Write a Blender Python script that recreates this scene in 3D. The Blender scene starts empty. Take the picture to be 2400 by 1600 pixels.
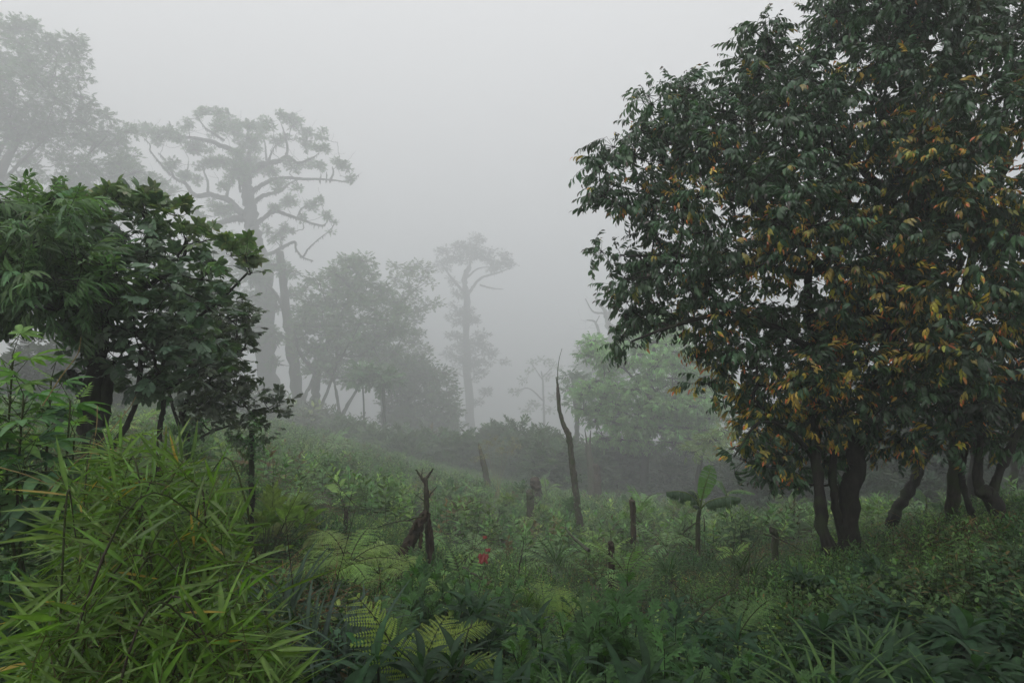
import bpy, math, random
import numpy as np

rng = np.random.default_rng(11)
random.seed(11)
R_ = math.radians
scene = bpy.context.scene
COL = scene.collection
CZ = 1.7                       # eye height above the ground underfoot
F = 1467.0                     # focal length in photo pixels (2400 wide)

# ------------------------------------------------------------------ camera
cam_d = bpy.data.cameras.new('camera')
cam = bpy.data.objects.new('camera', cam_d)
COL.objects.link(cam)
cam_d.sensor_width = 36.0
cam_d.lens = 36.0 * F / 2400.0
cam_d.clip_start = 0.05
cam_d.clip_end = 2000
cam.location = (0, 0, CZ)
cam.rotation_euler = (R_(90), 0, 0)
scene.camera = cam

# ------------------------------------------------------------------ sky, sun, exposure
SUN_EL, SUN_AZ = R_(52), R_(215)         # behind the viewer's left shoulder, diffused by the cloud
world = bpy.data.worlds.new("World")
scene.world = world
world.use_nodes = True
wn, wl = world.node_tree.nodes, world.node_tree.links
wn.clear()
sky = wn.new('ShaderNodeTexSky')
sky.sky_type = 'NISHITA'
sky.sun_disc = False
sky.sun_elevation = SUN_EL
sky.sun_rotation = SUN_AZ
sky.air_density = 1.0
sky.dust_density = 6.0
sky.ozone_density = 1.0
hsv = wn.new('ShaderNodeHueSaturation')      # a cloud layer takes nearly all colour out of the sky
hsv.inputs['Saturation'].default_value = 0.12
wl.new(sky.outputs[0], hsv.inputs['Color'])
cl = wn.new('ShaderNodeMix'); cl.data_type = 'RGBA'      # cloud evens it out
cl.inputs['Factor'].default_value = .75
cl.inputs['B'].default_value = (7.9, 7.9, 7.95, 1)
wl.new(hsv.outputs[0], cl.inputs['A'])
wtc = wn.new('ShaderNodeTexCoord'); wsp = wn.new('ShaderNodeSeparateXYZ')
wl.new(wtc.outputs['Generated'], wsp.inputs[0])
wmr = wn.new('ShaderNodeMapRange')                       # overcast sky: zenith three times the horizon
wmr.inputs['From Min'].default_value = 0.0; wmr.inputs['From Max'].default_value = 1.0
wmr.inputs['To Min'].default_value = .45; wmr.inputs['To Max'].default_value = 1.0
wl.new(wsp.outputs['Z'], wmr.inputs['Value'])
wmul = wn.new('ShaderNodeVectorMath'); wmul.operation = 'SCALE'
wl.new(cl.outputs['Result'], wmul.inputs[0]); wl.new(wmr.outputs[0], wmul.inputs['Scale'])
bg = wn.new('ShaderNodeBackground')
bg.inputs['Strength'].default_value = 0.14
wo = wn.new('ShaderNodeOutputWorld')
wl.new(wmul.outputs[0], bg.inputs['Color'])
wl.new(bg.outputs[0], wo.inputs['Surface'])

sun_d = bpy.data.lights.new('sun', 'SUN')
sun_d.energy = 1.0
sun_d.angle = R_(25)
sun_d.color = (1.0, 0.98, 0.95)
sun = bpy.data.objects.new('sun', sun_d)
COL.objects.link(sun)
sun.rotation_euler = (R_(90) - SUN_EL, 0, math.pi - SUN_AZ)
sun.location = (0, 0, 60)

vs = scene.view_settings
scene.display_settings.display_device = 'sRGB'
vs.view_transform = 'Standard'
vs.look = 'None'
vs.exposure = 0.42
vs.gamma = 1.0
vs.use_curve_mapping = False
cy = scene.cycles
cy.max_bounces = 6
cy.diffuse_bounces = 3
cy.glossy_bounces = 2
cy.transmission_bounces = 3
cy.volume_bounces = 2
cy.transparent_max_bounces = 6
cy.use_denoising = True
cy.caustics_reflective = False
cy.caustics_refractive = False
cy.sample_clamp_indirect = 4.0

# ------------------------------------------------------------------ placing helpers
def WY(Y):
    return Y if Y <= 12 else 12 + (Y - 12) * 5.2

def K(Y):
    return WY(Y) / max(Y, 1e-6) if Y > 12 else 1.0

def P(px, py, Y):
    Y = WY(Y)
    return np.array([(px - 1200) / F * Y, Y, CZ + (800 - py) / F * Y])

# ground: drop below the eye, by direction (column) and distance
_Ys = np.array([0, 2, 4, 6, 8, 10, 14, 19, 25, 40, 80, 250.])
_px = np.array([-900, 0, 200, 400, 700, 900, 1100, 1300, 1500, 1700, 1900, 2100, 2400, 3300.])
_D = np.array([
 [1.7,1.6,1.6,1.6,1.6,1.6,1.7,2.0,2.4,3,5,10],
 [1.7,1.6,1.6,1.6,1.6,1.6,1.7,2.0,2.4,3,5,10],
 [1.7,1.7,1.7,1.75,1.75,1.8,1.8,2.0,2.4,3.2,6,12],
 [1.7,1.8,1.9,2.0,2.1,2.15,2.15,2.3,2.8,4,7,14],
 [1.7,1.9,2.1,2.4,2.7,2.9,3.0,3.0,3.6,5,10,20],
 [1.7,2.0,2.3,2.7,3.0,3.3,3.5,3.6,4.6,7,14,28],
 [1.7,2.0,2.5,2.9,3.4,3.8,4.2,4.3,5.5,9,18,35],
 [1.7,2.0,2.5,3.0,3.5,4.0,4.4,4.6,5.6,10,20,36],
 [1.7,2.0,2.5,3.0,3.4,3.9,4.5,4.8,5.6,9,20,36],
 [1.7,2.0,2.4,2.9,3.2,3.6,4.3,5.2,6.2,9,18,34],
 [1.7,1.9,2.3,2.7,3.0,3.4,4.2,5.4,6.6,9,16,30],
 [1.7,1.8,2.0,2.2,2.5,3.1,4.0,5.2,6.4,9,15,28],
 [1.7,1.7,1.8,2.0,2.3,2.8,3.8,4.8,6.0,8,14,25],
 [1.7,1.7,1.8,2.0,2.3,2.8,3.8,4.8,6.0,8,14,25]])
_D = _D * np.array([K(v) for v in _Ys]); _Ys = np.array([WY(v) for v in _Ys])
YMAX = float(_Ys[-1])
_NU, _NT = 240, 240
_us = np.linspace(_px[0], _px[-1], _NU)
_ts = np.linspace(0, math.log1p(YMAX), _NT)
_A = np.array([np.interp(np.expm1(_ts), _Ys, row) for row in _D])
_G = np.array([np.interp(_us, _px, _A[:, j]) for j in range(_NT)]).T
for _ in range(3):
    k = 9
    pad = np.pad(_G, ((k, k), (0, 0)), mode='edge')
    _G = sum(pad[i:i + _NU] for i in range(2 * k + 1)) / (2 * k + 1)
    k = 4
    pad = np.pad(_G, ((0, 0), (k, k)), mode='edge')
    _G = sum(pad[:, i:i + _NT] for i in range(2 * k + 1)) / (2 * k + 1)

def ground(x, y):
    x = np.asarray(x, float); y = np.asarray(y, float)
    yy = np.maximum(y, 0.0)
    u = 1200 + F * x / np.maximum(yy, 1.5)
    u = np.clip(u, _px[0], _px[-1] - 1)
    fu = (u - _px[0]) / (_px[-1] - _px[0]) * (_NU - 1)
    ft = np.clip(np.log1p(np.minimum(yy, YMAX - 1)) / math.log1p(YMAX) * (_NT - 1), 0, _NT - 1.001)
    iu = np.clip(fu.astype(int), 0, _NU - 2); it = np.clip(ft.astype(int), 0, _NT - 2)
    a = fu - iu; b = ft - it
    D = (_G[iu, it] * (1 - a) * (1 - b) + _G[iu + 1, it] * a * (1 - b)
         + _G[iu, it + 1] * (1 - a) * b + _G[iu + 1, it + 1] * a * b)
    bump = (np.sin(x * 1.3 + 1.1 * np.sin(y * .7)) * np.sin(y * 1.1 + .8 * np.sin(x * .9)) * .07
            + np.sin(x * 3.1 + y * 1.7) * np.sin(y * 2.9 - x * 1.3) * .03)
    far = np.clip((yy - 18) / 60, 0, 1)
    bump = bump + far * 1.2 * np.sin(x * .11 + 1) * np.sin(y * .09)
    return CZ - D + bump

def nrm(v):
    v = np.asarray(v, float)
    return v / np.maximum(np.linalg.norm(v, axis=-1, keepdims=True), 1e-9)

# ------------------------------------------------------------------ materials
def new_mat(name):
    m = bpy.data.materials.new(name)
    m.use_nodes = True
    m.node_tree.nodes.clear()
    return m, m.node_tree.nodes, m.node_tree.links

def leaf_mat(name, rough=0.5, trans=0.28, spec=0.4, nscale=40.0):
    m, n, l = new_mat(name)
    at = n.new('ShaderNodeAttribute'); at.attribute_name = 'col'
    geo = n.new('ShaderNodeNewGeometry')
    nz = n.new('ShaderNodeTexNoise'); nz.inputs['Scale'].default_value = nscale
    nz.inputs['Detail'].default_value = 2
    l.new(geo.outputs['Position'], nz.inputs['Vector'])
    mr = n.new('ShaderNodeMapRange')
    mr.inputs['From Min'].default_value = .3; mr.inputs['From Max'].default_value = .7
    mr.inputs['To Min'].default_value = .78; mr.inputs['To Max'].default_value = 1.22
    l.new(nz.outputs['Fac'], mr.inputs['Value'])
    mul = n.new('ShaderNodeVectorMath'); mul.operation = 'SCALE'
    l.new(at.outputs['Color'], mul.inputs[0]); l.new(mr.outputs[0], mul.inputs['Scale'])
    pb = n.new('ShaderNodeBsdfPrincipled')
    pb.inputs['Roughness'].default_value = rough
    pb.inputs['Specular IOR Level'].default_value = spec
    l.new(mul.outputs[0], pb.inputs['Base Color'])
    tr = n.new('ShaderNodeBsdfTranslucent')
    tm = n.new('ShaderNodeVectorMath'); tm.operation = 'MULTIPLY'
    tm.inputs[1].default_value = (1.5, 1.7, .7)
    l.new(mul.outputs[0], tm.inputs[0]); l.new(tm.outputs[0], tr.inputs['Color'])
    mx = n.new('ShaderNodeMixShader'); mx.inputs[0].default_value = trans
    out = n.new('ShaderNodeOutputMaterial')
    l.new(pb.outputs[0], mx.inputs[1]); l.new(tr.outputs[0], mx.inputs[2])
    l.new(mx.outputs[0], out.inputs['Surface'])
    return m

def bark_mat(name, dark, light, moss, moss_amt=.5, scale=9.0, bump=.6):
    m, n, l = new_mat(name)
    tc = n.new('ShaderNodeTexCoord')
    mp = n.new('ShaderNodeMapping'); mp.inputs['Scale'].default_value = (1, 1, .28)
    l.new(tc.outputs['Object'], mp.inputs['Vector'])
    nz = n.new('ShaderNodeTexNoise'); nz.inputs['Scale'].default_value = scale * 2.4
    nz.inputs['Detail'].default_value = 8; nz.inputs['Roughness'].default_value = .7
    l.new(mp.outputs[0], nz.inputs['Vector'])
    cr = n.new('ShaderNodeValToRGB')
    cr.color_ramp.elements[0].position = .35; cr.color_ramp.elements[0].color = (*dark, 1)
    cr.color_ramp.elements[1].position = .68; cr.color_ramp.elements[1].color = (*light, 1)
    l.new(nz.outputs['Fac'], cr.inputs[0])
    n2 = n.new('ShaderNodeTexNoise'); n2.inputs['Scale'].default_value = scale * .45
    n2.inputs['Detail'].default_value = 6
    l.new(tc.outputs['Object'], n2.inputs['Vector'])
    c2 = n.new('ShaderNodeValToRGB')
    c2.color_ramp.elements[0].position = .62 - .3 * moss_amt; c2.color_ramp.elements[0].color = (0, 0, 0, 1)
    c2.color_ramp.elements[1].position = .72 - .3 * moss_amt; c2.color_ramp.elements[1].color = (1, 1, 1, 1)
    l.new(n2.outputs['Fac'], c2.inputs[0])
    mix = n.new('ShaderNodeMix'); mix.data_type = 'RGBA'
    mix.inputs['B'].default_value = (*moss, 1)
    l.new(c2.outputs[0], mix.inputs['Factor']); l.new(cr.outputs[0], mix.inputs['A'])
    pb = n.new('ShaderNodeBsdfPrincipled'); pb.inputs['Roughness'].default_value = .85
    pb.inputs['Specular IOR Level'].default_value = .25
    l.new(mix.outputs['Result'], pb.inputs['Base Color'])
    bp = n.new('ShaderNodeBump'); bp.inputs['Strength'].default_value = bump
    bp.inputs['Distance'].default_value = .03
    l.new(nz.outputs['Fac'], bp.inputs['Height']); l.new(bp.outputs[0], pb.inputs['Normal'])
    out = n.new('ShaderNodeOutputMaterial'); l.new(pb.outputs[0], out.inputs['Surface'])
    return m

M_LEAF = leaf_mat('leaf_glossy', .42, .22, .5)
M_SOFT = leaf_mat('leaf_soft', .6, .35, .3)
M_FAR = leaf_mat('leaf_far', .65, .3, .25, 6.0)
M_BAMBOO = leaf_mat('bamboo_blade', .45, .35, .4, 25.0)
M_FERN = leaf_mat('fern_frond', .6, .4, .25, 25.0)
M_DRY = leaf_mat('dry_straw', .85, .1, .1, 30.0)
M_MOSS = leaf_mat('hanging_moss', .95, .2, .05, 4.0)
M_BARK = bark_mat('bark_dark', (.008, .007, .006), (.038, .034, .028), (.028, .036, .018), .35)
M_BARKM = bark_mat('bark_mossy', (.022, .018, .013), (.085, .070, .050), (.045, .060, .020), .75)
M_BARKF = bark_mat('bark_far', (.02, .02, .018), (.08, .075, .065), (.04, .05, .03), .6, 3.0)
M_DEAD = bark_mat('dead_wood', (.024, .021, .016), (.12, .11, .085), (.045, .058, .024), .5, 12.0, .8)
M_ROT = bark_mat('rotten_wood', (.012, .010, .008), (.085, .062, .042), (.05, .045, .02), .15, 10.0, .9)

# ------------------------------------------------------------------ mesh collecting
class Soup:
    def __init__(s):
        s.v, s.t, s.c, s.n = [], [], [], 0
    def add(s, v, t, c=(.1, .1, .1)):
        v = np.asarray(v, np.float32).reshape(-1, 3)
        t = np.asarray(t, np.int64).reshape(-1, 3)
        c = np.broadcast_to(np.asarray(c, np.float32), v.shape)
        s.v.append(v); s.t.append(t + s.n); s.c.append(c); s.n += len(v)
    def build(s, name, mat, parent=None, smooth=True):
        v = np.concatenate(s.v); t = np.concatenate(s.t); c = np.concatenate(s.c)
        me = bpy.data.meshes.new(name)
        me.vertices.add(len(v)); me.vertices.foreach_set('co', v.astype(np.float32).ravel())
        me.loops.add(3 * len(t)); me.loops.foreach_set('vertex_index', t.astype(np.int32).ravel())
        me.polygons.add(len(t))
        me.polygons.foreach_set('loop_start', np.arange(0, 3 * len(t), 3, dtype=np.int32))
        me.polygons.foreach_set('use_smooth', np.full(len(t), smooth, dtype=bool))
        a = me.color_attributes.new('col', 'FLOAT_COLOR', 'POINT')
        rgba = np.ones((len(v), 4), np.float32); rgba[:, :3] = c
        a.data.foreach_set('color', rgba.ravel())
        me.update(calc_edges=True)
        me.materials.append(mat)
        o = bpy.data.objects.new(name, me)
        COL.objects.link(o)
        if parent is not None:
            o.parent = parent
            o.matrix_parent_inverse = parent.matrix_basis.inverted()
        return o

def tag(o, label=None, cat=None, group=None, kind=None):
    if label: o['label'] = label
    if cat: o['category'] = cat
    if group: o['group'] = group
    if kind: o['kind'] = kind
    return o

def thing(name, loc, label, cat, group=None):
    o = bpy.data.objects.new(name, None)
    o.empty_display_size = .2
    o.location = [float(q) for q in loc]
    COL.objects.link(o)
    bpy.context.view_layer.update()
    return tag(o, label, cat, group)

def tube(S, pts, radii, sides=7, col=(.1, .1, .1), rough=0.0, cap=True):
    pts = np.asarray(pts, float); k = len(pts)
    radii = np.broadcast_to(np.asarray(radii, float), (k,))
    T = nrm(np.gradient(pts, axis=0))
    u = np.array([1, 0, 0.]) if abs(T[0][0]) < .8 else np.array([0, 1, 0.])
    ang = np.arange(sides) / sides * 2 * math.pi
    V = np.zeros((k, sides, 3))
    for i in range(k):
        u = u - T[i] * u.dot(T[i]); u /= max(np.linalg.norm(u), 1e-9)
        w = np.cross(T[i], u)
        r = radii[i] * (1 + rough * rng.uniform(-1, 1, sides))
        V[i] = pts[i] + (np.cos(ang) * r)[:, None] * u + (np.sin(ang) * r)[:, None] * w
    i, j = np.meshgrid(np.arange(k - 1), np.arange(sides), indexing='ij')
    a = i * sides + j; b = i * sides + (j + 1) % sides; c = a + sides; d = b + sides
    tri = np.concatenate([np.stack([a, b, d], -1).reshape(-1, 3), np.stack([a, d, c], -1).reshape(-1, 3)])
    V = V.reshape(-1, 3)
    if cap:
        V = np.vstack([V, pts[-1] + T[-1] * radii[-1] * .3])
        e = (k - 1) * sides
        j = np.arange(sides)
        tri = np.vstack([tri, np.stack([e + j, e + (j + 1) % sides, np.full(sides, len(V) - 1)], -1)])
    S.add(V, tri, col)

def smooth_path(pts, n=None, jit=0.0):
    pts = np.asarray(pts, float)
    if len(pts) == 2:
        pts = np.vstack([pts[0], (pts[0] + pts[1]) / 2, pts[1]])
    n = n or 3 * len(pts)
    p = np.vstack([2 * pts[0] - pts[1], pts, 2 * pts[-1] - pts[-2]])
    out = []
    for s in np.linspace(0, len(pts) - 1 - 1e-6, n):
        i = int(s); f = s - i
        a, b, c, d = p[i:i + 4]
        out.append(.5 * (2 * b + (c - a) * f + (2 * a - 5 * b + 4 * c - d) * f * f + (3 * b - a - 3 * c + d) * f ** 3))
    out = np.array(out)
    if jit:
        out[1:] += rng.normal(0, jit, out[1:].shape)
    return out

# ------------------------------------------------------------------ leaf templates
# a template is (verts, tris, cls, tone): cls 0 leaf, 1 stem, 2 young leaf
def T_leaf(L=1., W=.4, n=3, droop=.5, fold=.25, peak=.42, power=.9, curl=0.0, tip=0):
    V, idx = [], []
    y = z = 0.0
    ts = np.linspace(0, 1, n + 1)
    for i, t in enumerate(ts):
        if i:
            a = -droop * (t - .5 / n)
            y += L / n * math.cos(a); z += L / n * math.sin(a)
        s = t / (2 * peak) if t < peak else .5 + (t - peak) / (2 * (1 - peak))
        w = W / 2 * max(0., math.sin(math.pi * s)) ** power
        if i in (0, n):
            idx.append([len(V)]); V.append((0, y, z))
        else:
            zz = fold * w
            idx.append([len(V), len(V) + 1, len(V) + 2])
            V += [(-w, y, z + zz), (0, y, z), (w, y, z + zz - curl * w)]
    tr = []
    for i in range(n):
        A, B = idx[i], idx[i + 1]
        if len(A) == 1 and len(B) == 3: tr += [(A[0], B[1], B[0]), (A[0], B[2], B[1])]
        elif len(A) == 3 and len(B) == 3:
            tr += [(A[0], A[1], B[0]), (A[1], B[1], B[0]), (A[1], A[2], B[1]), (A[2], B[2], B[1])]
        elif len(A) == 3: tr += [(A[0], A[1], B[0]), (A[1], A[2], B[0])]
    v = np.array(V, float); t = np.array(tr)
    tone = np.full(len(v), .94)
    for q in idx: tone[q[len(q) // 2]] = 1.16
    cls = np.zeros(len(v))
    for q in idx[len(idx) - tip:] if tip else []: cls[q] = 4      # withered tip
    return [v, t, cls, tone]

def T_rhomb(L=1., W=.4, droop=.3):
    v = np.array([(0, 0, 0), (-W / 2, L * .45, -.05 * L * droop), (0, L, -droop * L * .5), (W / 2, L * .45, -.05 * L * droop)])
    return [v, np.array([(0, 2, 1), (0, 3, 2)]), np.zeros(4), np.ones(4)]

def rot(yaw=0, pitch=0, roll=0):
    # local +Y leaf: roll about Y, then pitch (up +) about X, then yaw about Z
    cy_, sy = math.cos(yaw), math.sin(yaw); cp, sp = math.cos(pitch), math.sin(pitch); cr, sr = math.cos(roll), math.sin(roll)
    Rz = np.array([[cy_, -sy, 0], [sy, cy_, 0], [0, 0, 1]])
    Rx = np.array([[1, 0, 0], [0, cp, -sp], [0, sp, cp]])
    Ry = np.array([[cr, 0, sr], [0, 1, 0], [-sr, 0, cr]])
    return Rz @ Rx @ Ry

def T_join(items):
    # items: (template, R, pos, scale, tone, cls or None)
    V, T, C, N, k = [], [], [], [], 0
    for tp, Rm, pos, sc, tone, cls in items:
        v = (tp[0] * sc) @ Rm.T + np.asarray(pos)
        V.append(v); T.append(tp[1] + k); k += len(v)
        C.append(tp[2] if cls is None else np.where(tp[2] == 0, cls, tp[2]))
        N.append(tp[3] * tone)
    return [np.concatenate(V), np.concatenate(T), np.concatenate(C), np.concatenate(N)]

def T_stem(pts, r0, r1, sides=3):
    S = Soup(); k = len(pts)
    tube(S, pts, np.linspace(r0, r1, k), sides, cap=False)
    v = S.v[0].astype(float)
    return [v, S.t[0], np.ones(len(v)), np.ones(len(v))]

I3 = np.eye(3)
def T_spray(lt, n=9, L=.3, yaw=60, pitch=-20, size=.12, stem=.0025, arc=.4, young=0, jit=.25, whorl=False, start=.15, red=True):
    """a twig with alternate leaves along it and a terminal tuft"""
    s = np.linspace(0, 1, 5)
    pts = np.stack([0 * s, L * s * np.cos(arc * s * .5), -L * arc * .5 * s ** 2], -1)
    items = [(T_stem(pts, stem, stem * .4), I3, (0, 0, 0), 1, 1, None)]
    for i in range(n):
        f = start + (1 - start) * i / max(n - 1, 1)
        if whorl: f = 1 - .3 * (1 - f)
        pos = np.array([0, L * f, -L * arc * .5 * f * f])
        side = 1 if i % 2 else -1
        last = i >= n - 2
        if whorl:
            yw = 2.4 * i + random.uniform(-.3, .3)
        else:
            yw = side * R_(yaw) * (1 - .45 * f) * random.uniform(1 - jit, 1 + jit)
        pt = R_(pitch) * random.uniform(1 - 2 * jit, 1 + 2 * jit)
        sc = size * (.75 + .5 * math.sin(math.pi * min(f + .1, 1))) * random.uniform(1 - jit, 1 + jit)
        cls = (3 if red and i == n - 1 else 2) if (young and i >= n - young) else None
        items.append((random.choice(lt), rot(yw, pt, random.uniform(-.5, .5)), pos, sc, random.uniform(.75, 1.25), cls))
    return T_join(items)

def frames(d, up=(0, 0, 1), roll=0.0):
    """rotation matrices with local Y along d and local Z as near up as can be"""
    d = nrm(d)
    up = np.broadcast_to(np.asarray(up, float), d.shape)
    x = np.cross(d, up)
    bad = np.linalg.norm(x, axis=1) < 1e-3
    x[bad] = (1, 0, 0)
    x = nrm(x)
    z = np.cross(x, d)
    r = roll if np.ndim(roll) else np.full(len(d), roll)
    c, s = np.cos(r)[:, None], np.sin(r)[:, None]
    x2 = x * c + z * s; z2 = z * c - x * s
    return np.stack([x2, d, z2], -1)

def place(S, temps, pos, Rm, scale, cl, cyoung=None, cstem=(.03, .025, .018)):
    n = len(pos)
    if n == 0: return
    cl = np.broadcast_to(np.asarray(cl, float), (n, 3))
    cyo = cl if cyoung is None else np.broadcast_to(np.asarray(cyoung, float), (n, 3))
    scale = np.broadcast_to(np.asarray(scale, float), (n,))
    which = rng.integers(0, len(temps), n)
    for k, tp in enumerate(temps):
        m = which == k
        c = int(m.sum())
        if not c: continue
        v, t, cls, tone = tp
        V = np.einsum('nij,mj->nmi', Rm[m], v) * scale[m][:, None, None] + pos[m][:, None, :]
        Cc = np.where((cls == 0)[None, :, None], cl[m][:, None, :], cyo[m][:, None, :]) * tone[None, :, None]
        Cc = np.where((cls == 3)[None, :, None], Cc * np.array([1.5, .62, 1.1]), Cc)
        Cc = np.where((cls == 4)[None, :, None], cl[m][:, None, :] * .3 + np.array([.20, .14, .05]), Cc)
        Cc = np.where((cls == 1)[None, :, None], np.asarray(cstem)[None, None, :], Cc)
        T = t[None] + (np.arange(c) * len(v))[:, None, None]
        S.add(V.reshape(-1, 3), T.reshape(-1, 3), Cc.reshape(-1, 3))

def jitcol(base, n, v=.25, hue=.12):
    base = np.asarray(base, float)
    return base * rng.uniform(1 - v, 1 + v, (n, 1)) * rng.uniform(1 - hue, 1 + hue, (n, 3))

PRISM = T_stem(np.array([(0, 0, 0), (0, .5, .04), (0, 1, 0.)]), 1, .5)
def sticks(S, a, b, r, col):
    """thin straight twigs from a to b"""
    a = np.asarray(a, float); b = np.asarray(b, float)
    d = b - a; L = np.linalg.norm(d, axis=1)
    Rm = frames(d)
    v, t = PRISM[0], PRISM[1]
    r = np.broadcast_to(np.asarray(r, float), (len(a),))
    loc = np.stack([v[None, :, 0] * r[:, None], v[None, :, 1] * L[:, None], v[None, :, 2] * r[:, None] + (v[None, :, 1] * 0)], -1)
    V = np.einsum('nij,nmj->nmi', Rm, loc) + a[:, None]
    T = t[None] + (np.arange(len(a)) * len(v))[:, None, None]
    S.add(V.reshape(-1, 3), T.reshape(-1, 3), np.repeat(np.broadcast_to(col, (len(a), 3)), len(v), axis=0))

# ------------------------------------------------------------------ tree growing
def grow(S, limbs, targets, tip_r=.01, sides=6, wiggle=.06, power=.5, rough=.08, up_pen=.6, trunk_sides=10, rough_path=True):
    """limbs: [(points, radii)] drawn as given; then one branch to every target from the nearest wood"""
    pos, par, kids, fixed = [], [], [], []
    for pts, rad in limbs:
        pts = np.asarray(pts, float)
        n = max(6, 3 * len(pts))
        sp = smooth_path(pts, n)
        if rough_path: n = 5 * len(pts); sp = smooth_path(pts, n)
        rr = np.interp(np.linspace(0, 1, n), np.linspace(0, 1, len(rad)), rad)
        jit = np.cumsum(rng.normal(0, 1, sp.shape), axis=0) * rr[:, None] * .03
        jit -= np.linspace(0, 1, n)[:, None] * jit[-1]
        sp = sp + jit + rng.normal(0, 1, sp.shape) * rr[:, None] * .12
        rr = rr * (1 + rng.normal(0, .07, n))
        tube(S, sp, rr, trunk_sides if max(rad) > .04 else sides, rough=rough)
        for p_, r_ in zip(sp, rr):
            pos.append(p_); par.append(-1); fixed.append(r_)
    base_n = len(pos)
    if len(targets) == 0: return
    arr = np.array(pos)
    d0 = np.array([np.min(np.linalg.norm(arr - t, axis=1)) for t in targets])
    order = np.argsort(d0)
    paths = []
    P_ = np.zeros((base_n + 6 * len(targets) + 10, 3)); P_[:base_n] = arr; cnt = base_n
    parent = np.full(len(P_), -1); 
    for ti in order:
        t = targets[ti]
        dd = np.linalg.norm(P_[:cnt] - t, axis=1) + up_pen * np.maximum(0, P_[:cnt, 2] - t[2])
        i = int(np.argmin(dd))
        a = P_[i]; L = np.linalg.norm(t - a)
        if L < 1e-4: continue
        mid = (a + t) / 2 + np.array([0, 0, -.10 * L]) + rng.normal(0, wiggle * L, 3)
        m = 5
        s = np.linspace(0, 1, m + 1)[:, None]
        path = (1 - s) ** 2 * a + 2 * s * (1 - s) * mid + s ** 2 * t
        path[1:-1] += rng.normal(0, wiggle * L * .3, (m - 1, 3))
        ids = [i]
        for q in path[1:]:
            P_[cnt] = q; parent[cnt] = ids[-1]; ids.append(cnt); cnt += 1
        paths.append(ids)
    count = np.zeros(cnt); 
    for ids in paths: count[ids[-1]] += 1
    for i in range(cnt - 1, base_n - 1, -1):
        if parent[i] >= base_n or parent[i] >= 0: count[parent[i]] += count[i]
    for ids in paths:
        r = tip_r * np.maximum(count[ids], 1) ** power
        if ids[0] < base_n:
            r[0] = min(r[1] * 1.25, fixed[ids[0]] * .95)
        else:
            r[0] = min(r[0], r[1] * 1.2)
        tube(S, P_[ids], r, sides, cap=False)

def in_poly(x, y, poly):
    poly = np.asarray(poly, float); inside = np.zeros(len(x), bool)
    j = len(poly) - 1
    for i in range(len(poly)):
        xi, yi = poly[i]; xj, yj = poly[j]
        with np.errstate(divide='ignore', invalid='ignore'):
            c = ((yi > y) != (yj > y)) & (x < (xj - xi) * (y - yi) / (yj - yi + 1e-12) + xi)
        inside ^= c; j = i
    return inside

def edge_dist(x, y, poly):
    poly = np.asarray(poly, float); d = np.full(len(x), 1e9)
    for i in range(len(poly)):
        a = poly[i - 1]; b = poly[i]; ab = b - a
        t = np.clip(((x - a[0]) * ab[0] + (y - a[1]) * ab[1]) / (ab @ ab), 0, 1)
        d = np.minimum(d, np.hypot(x - a[0] - t * ab[0], y - a[1] - t * ab[1]))
    return d

def clumps_poly(poly, Y, thick, n, sep=.5):
    """clump centres filling a rounded crown whose outline is the polygon at distance Y"""
    poly = np.asarray(poly, float)
    lo, hi = poly.min(0), poly.max(0)
    out = []
    tries = 0
    while len(out) < n and tries < 40:
        tries += 1
        x = rng.uniform(lo[0], hi[0], 4 * n); y = rng.uniform(lo[1], hi[1], 4 * n)
        m = in_poly(x, y, poly); x, y = x[m], y[m]
        ed = edge_dist(x, y, poly)
        dm = min(hi - lo) * .35
        off = thick * np.sqrt(np.clip(ed / dm, .03, 1)) * rng.uniform(-1, 1, len(x))
        for a, b, o in zip(x, y, off):
            p = P(a, b, Y + o)
            if all(np.sum((p - q) ** 2) > sep * sep for q in out):
                out.append(p)
                if len(out) >= n: break
    return np.array(out)

def clumps_disc(cs, Y, dY, k=1, sub=.8):
    """cs: (px, py, radius px) ; gives clump centres and radii"""
    pts, rad = [], []
    for x, y, r in cs:
        yy = Y + rng.uniform(-dY, dY)
        for _ in range(k):
            a = rng.uniform(0, 6.28); q = r * sub * math.sqrt(rng.uniform(0, 1)) if k > 1 else 0
            pts.append(P(x + q * math.cos(a), y + q * math.sin(a), yy + rng.uniform(-1, 1) * r / F * Y * .5))
            rad.append(r / F * WY(Y) * (1 if k == 1 else .8))
    return np.array(pts), np.array(rad)

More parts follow.
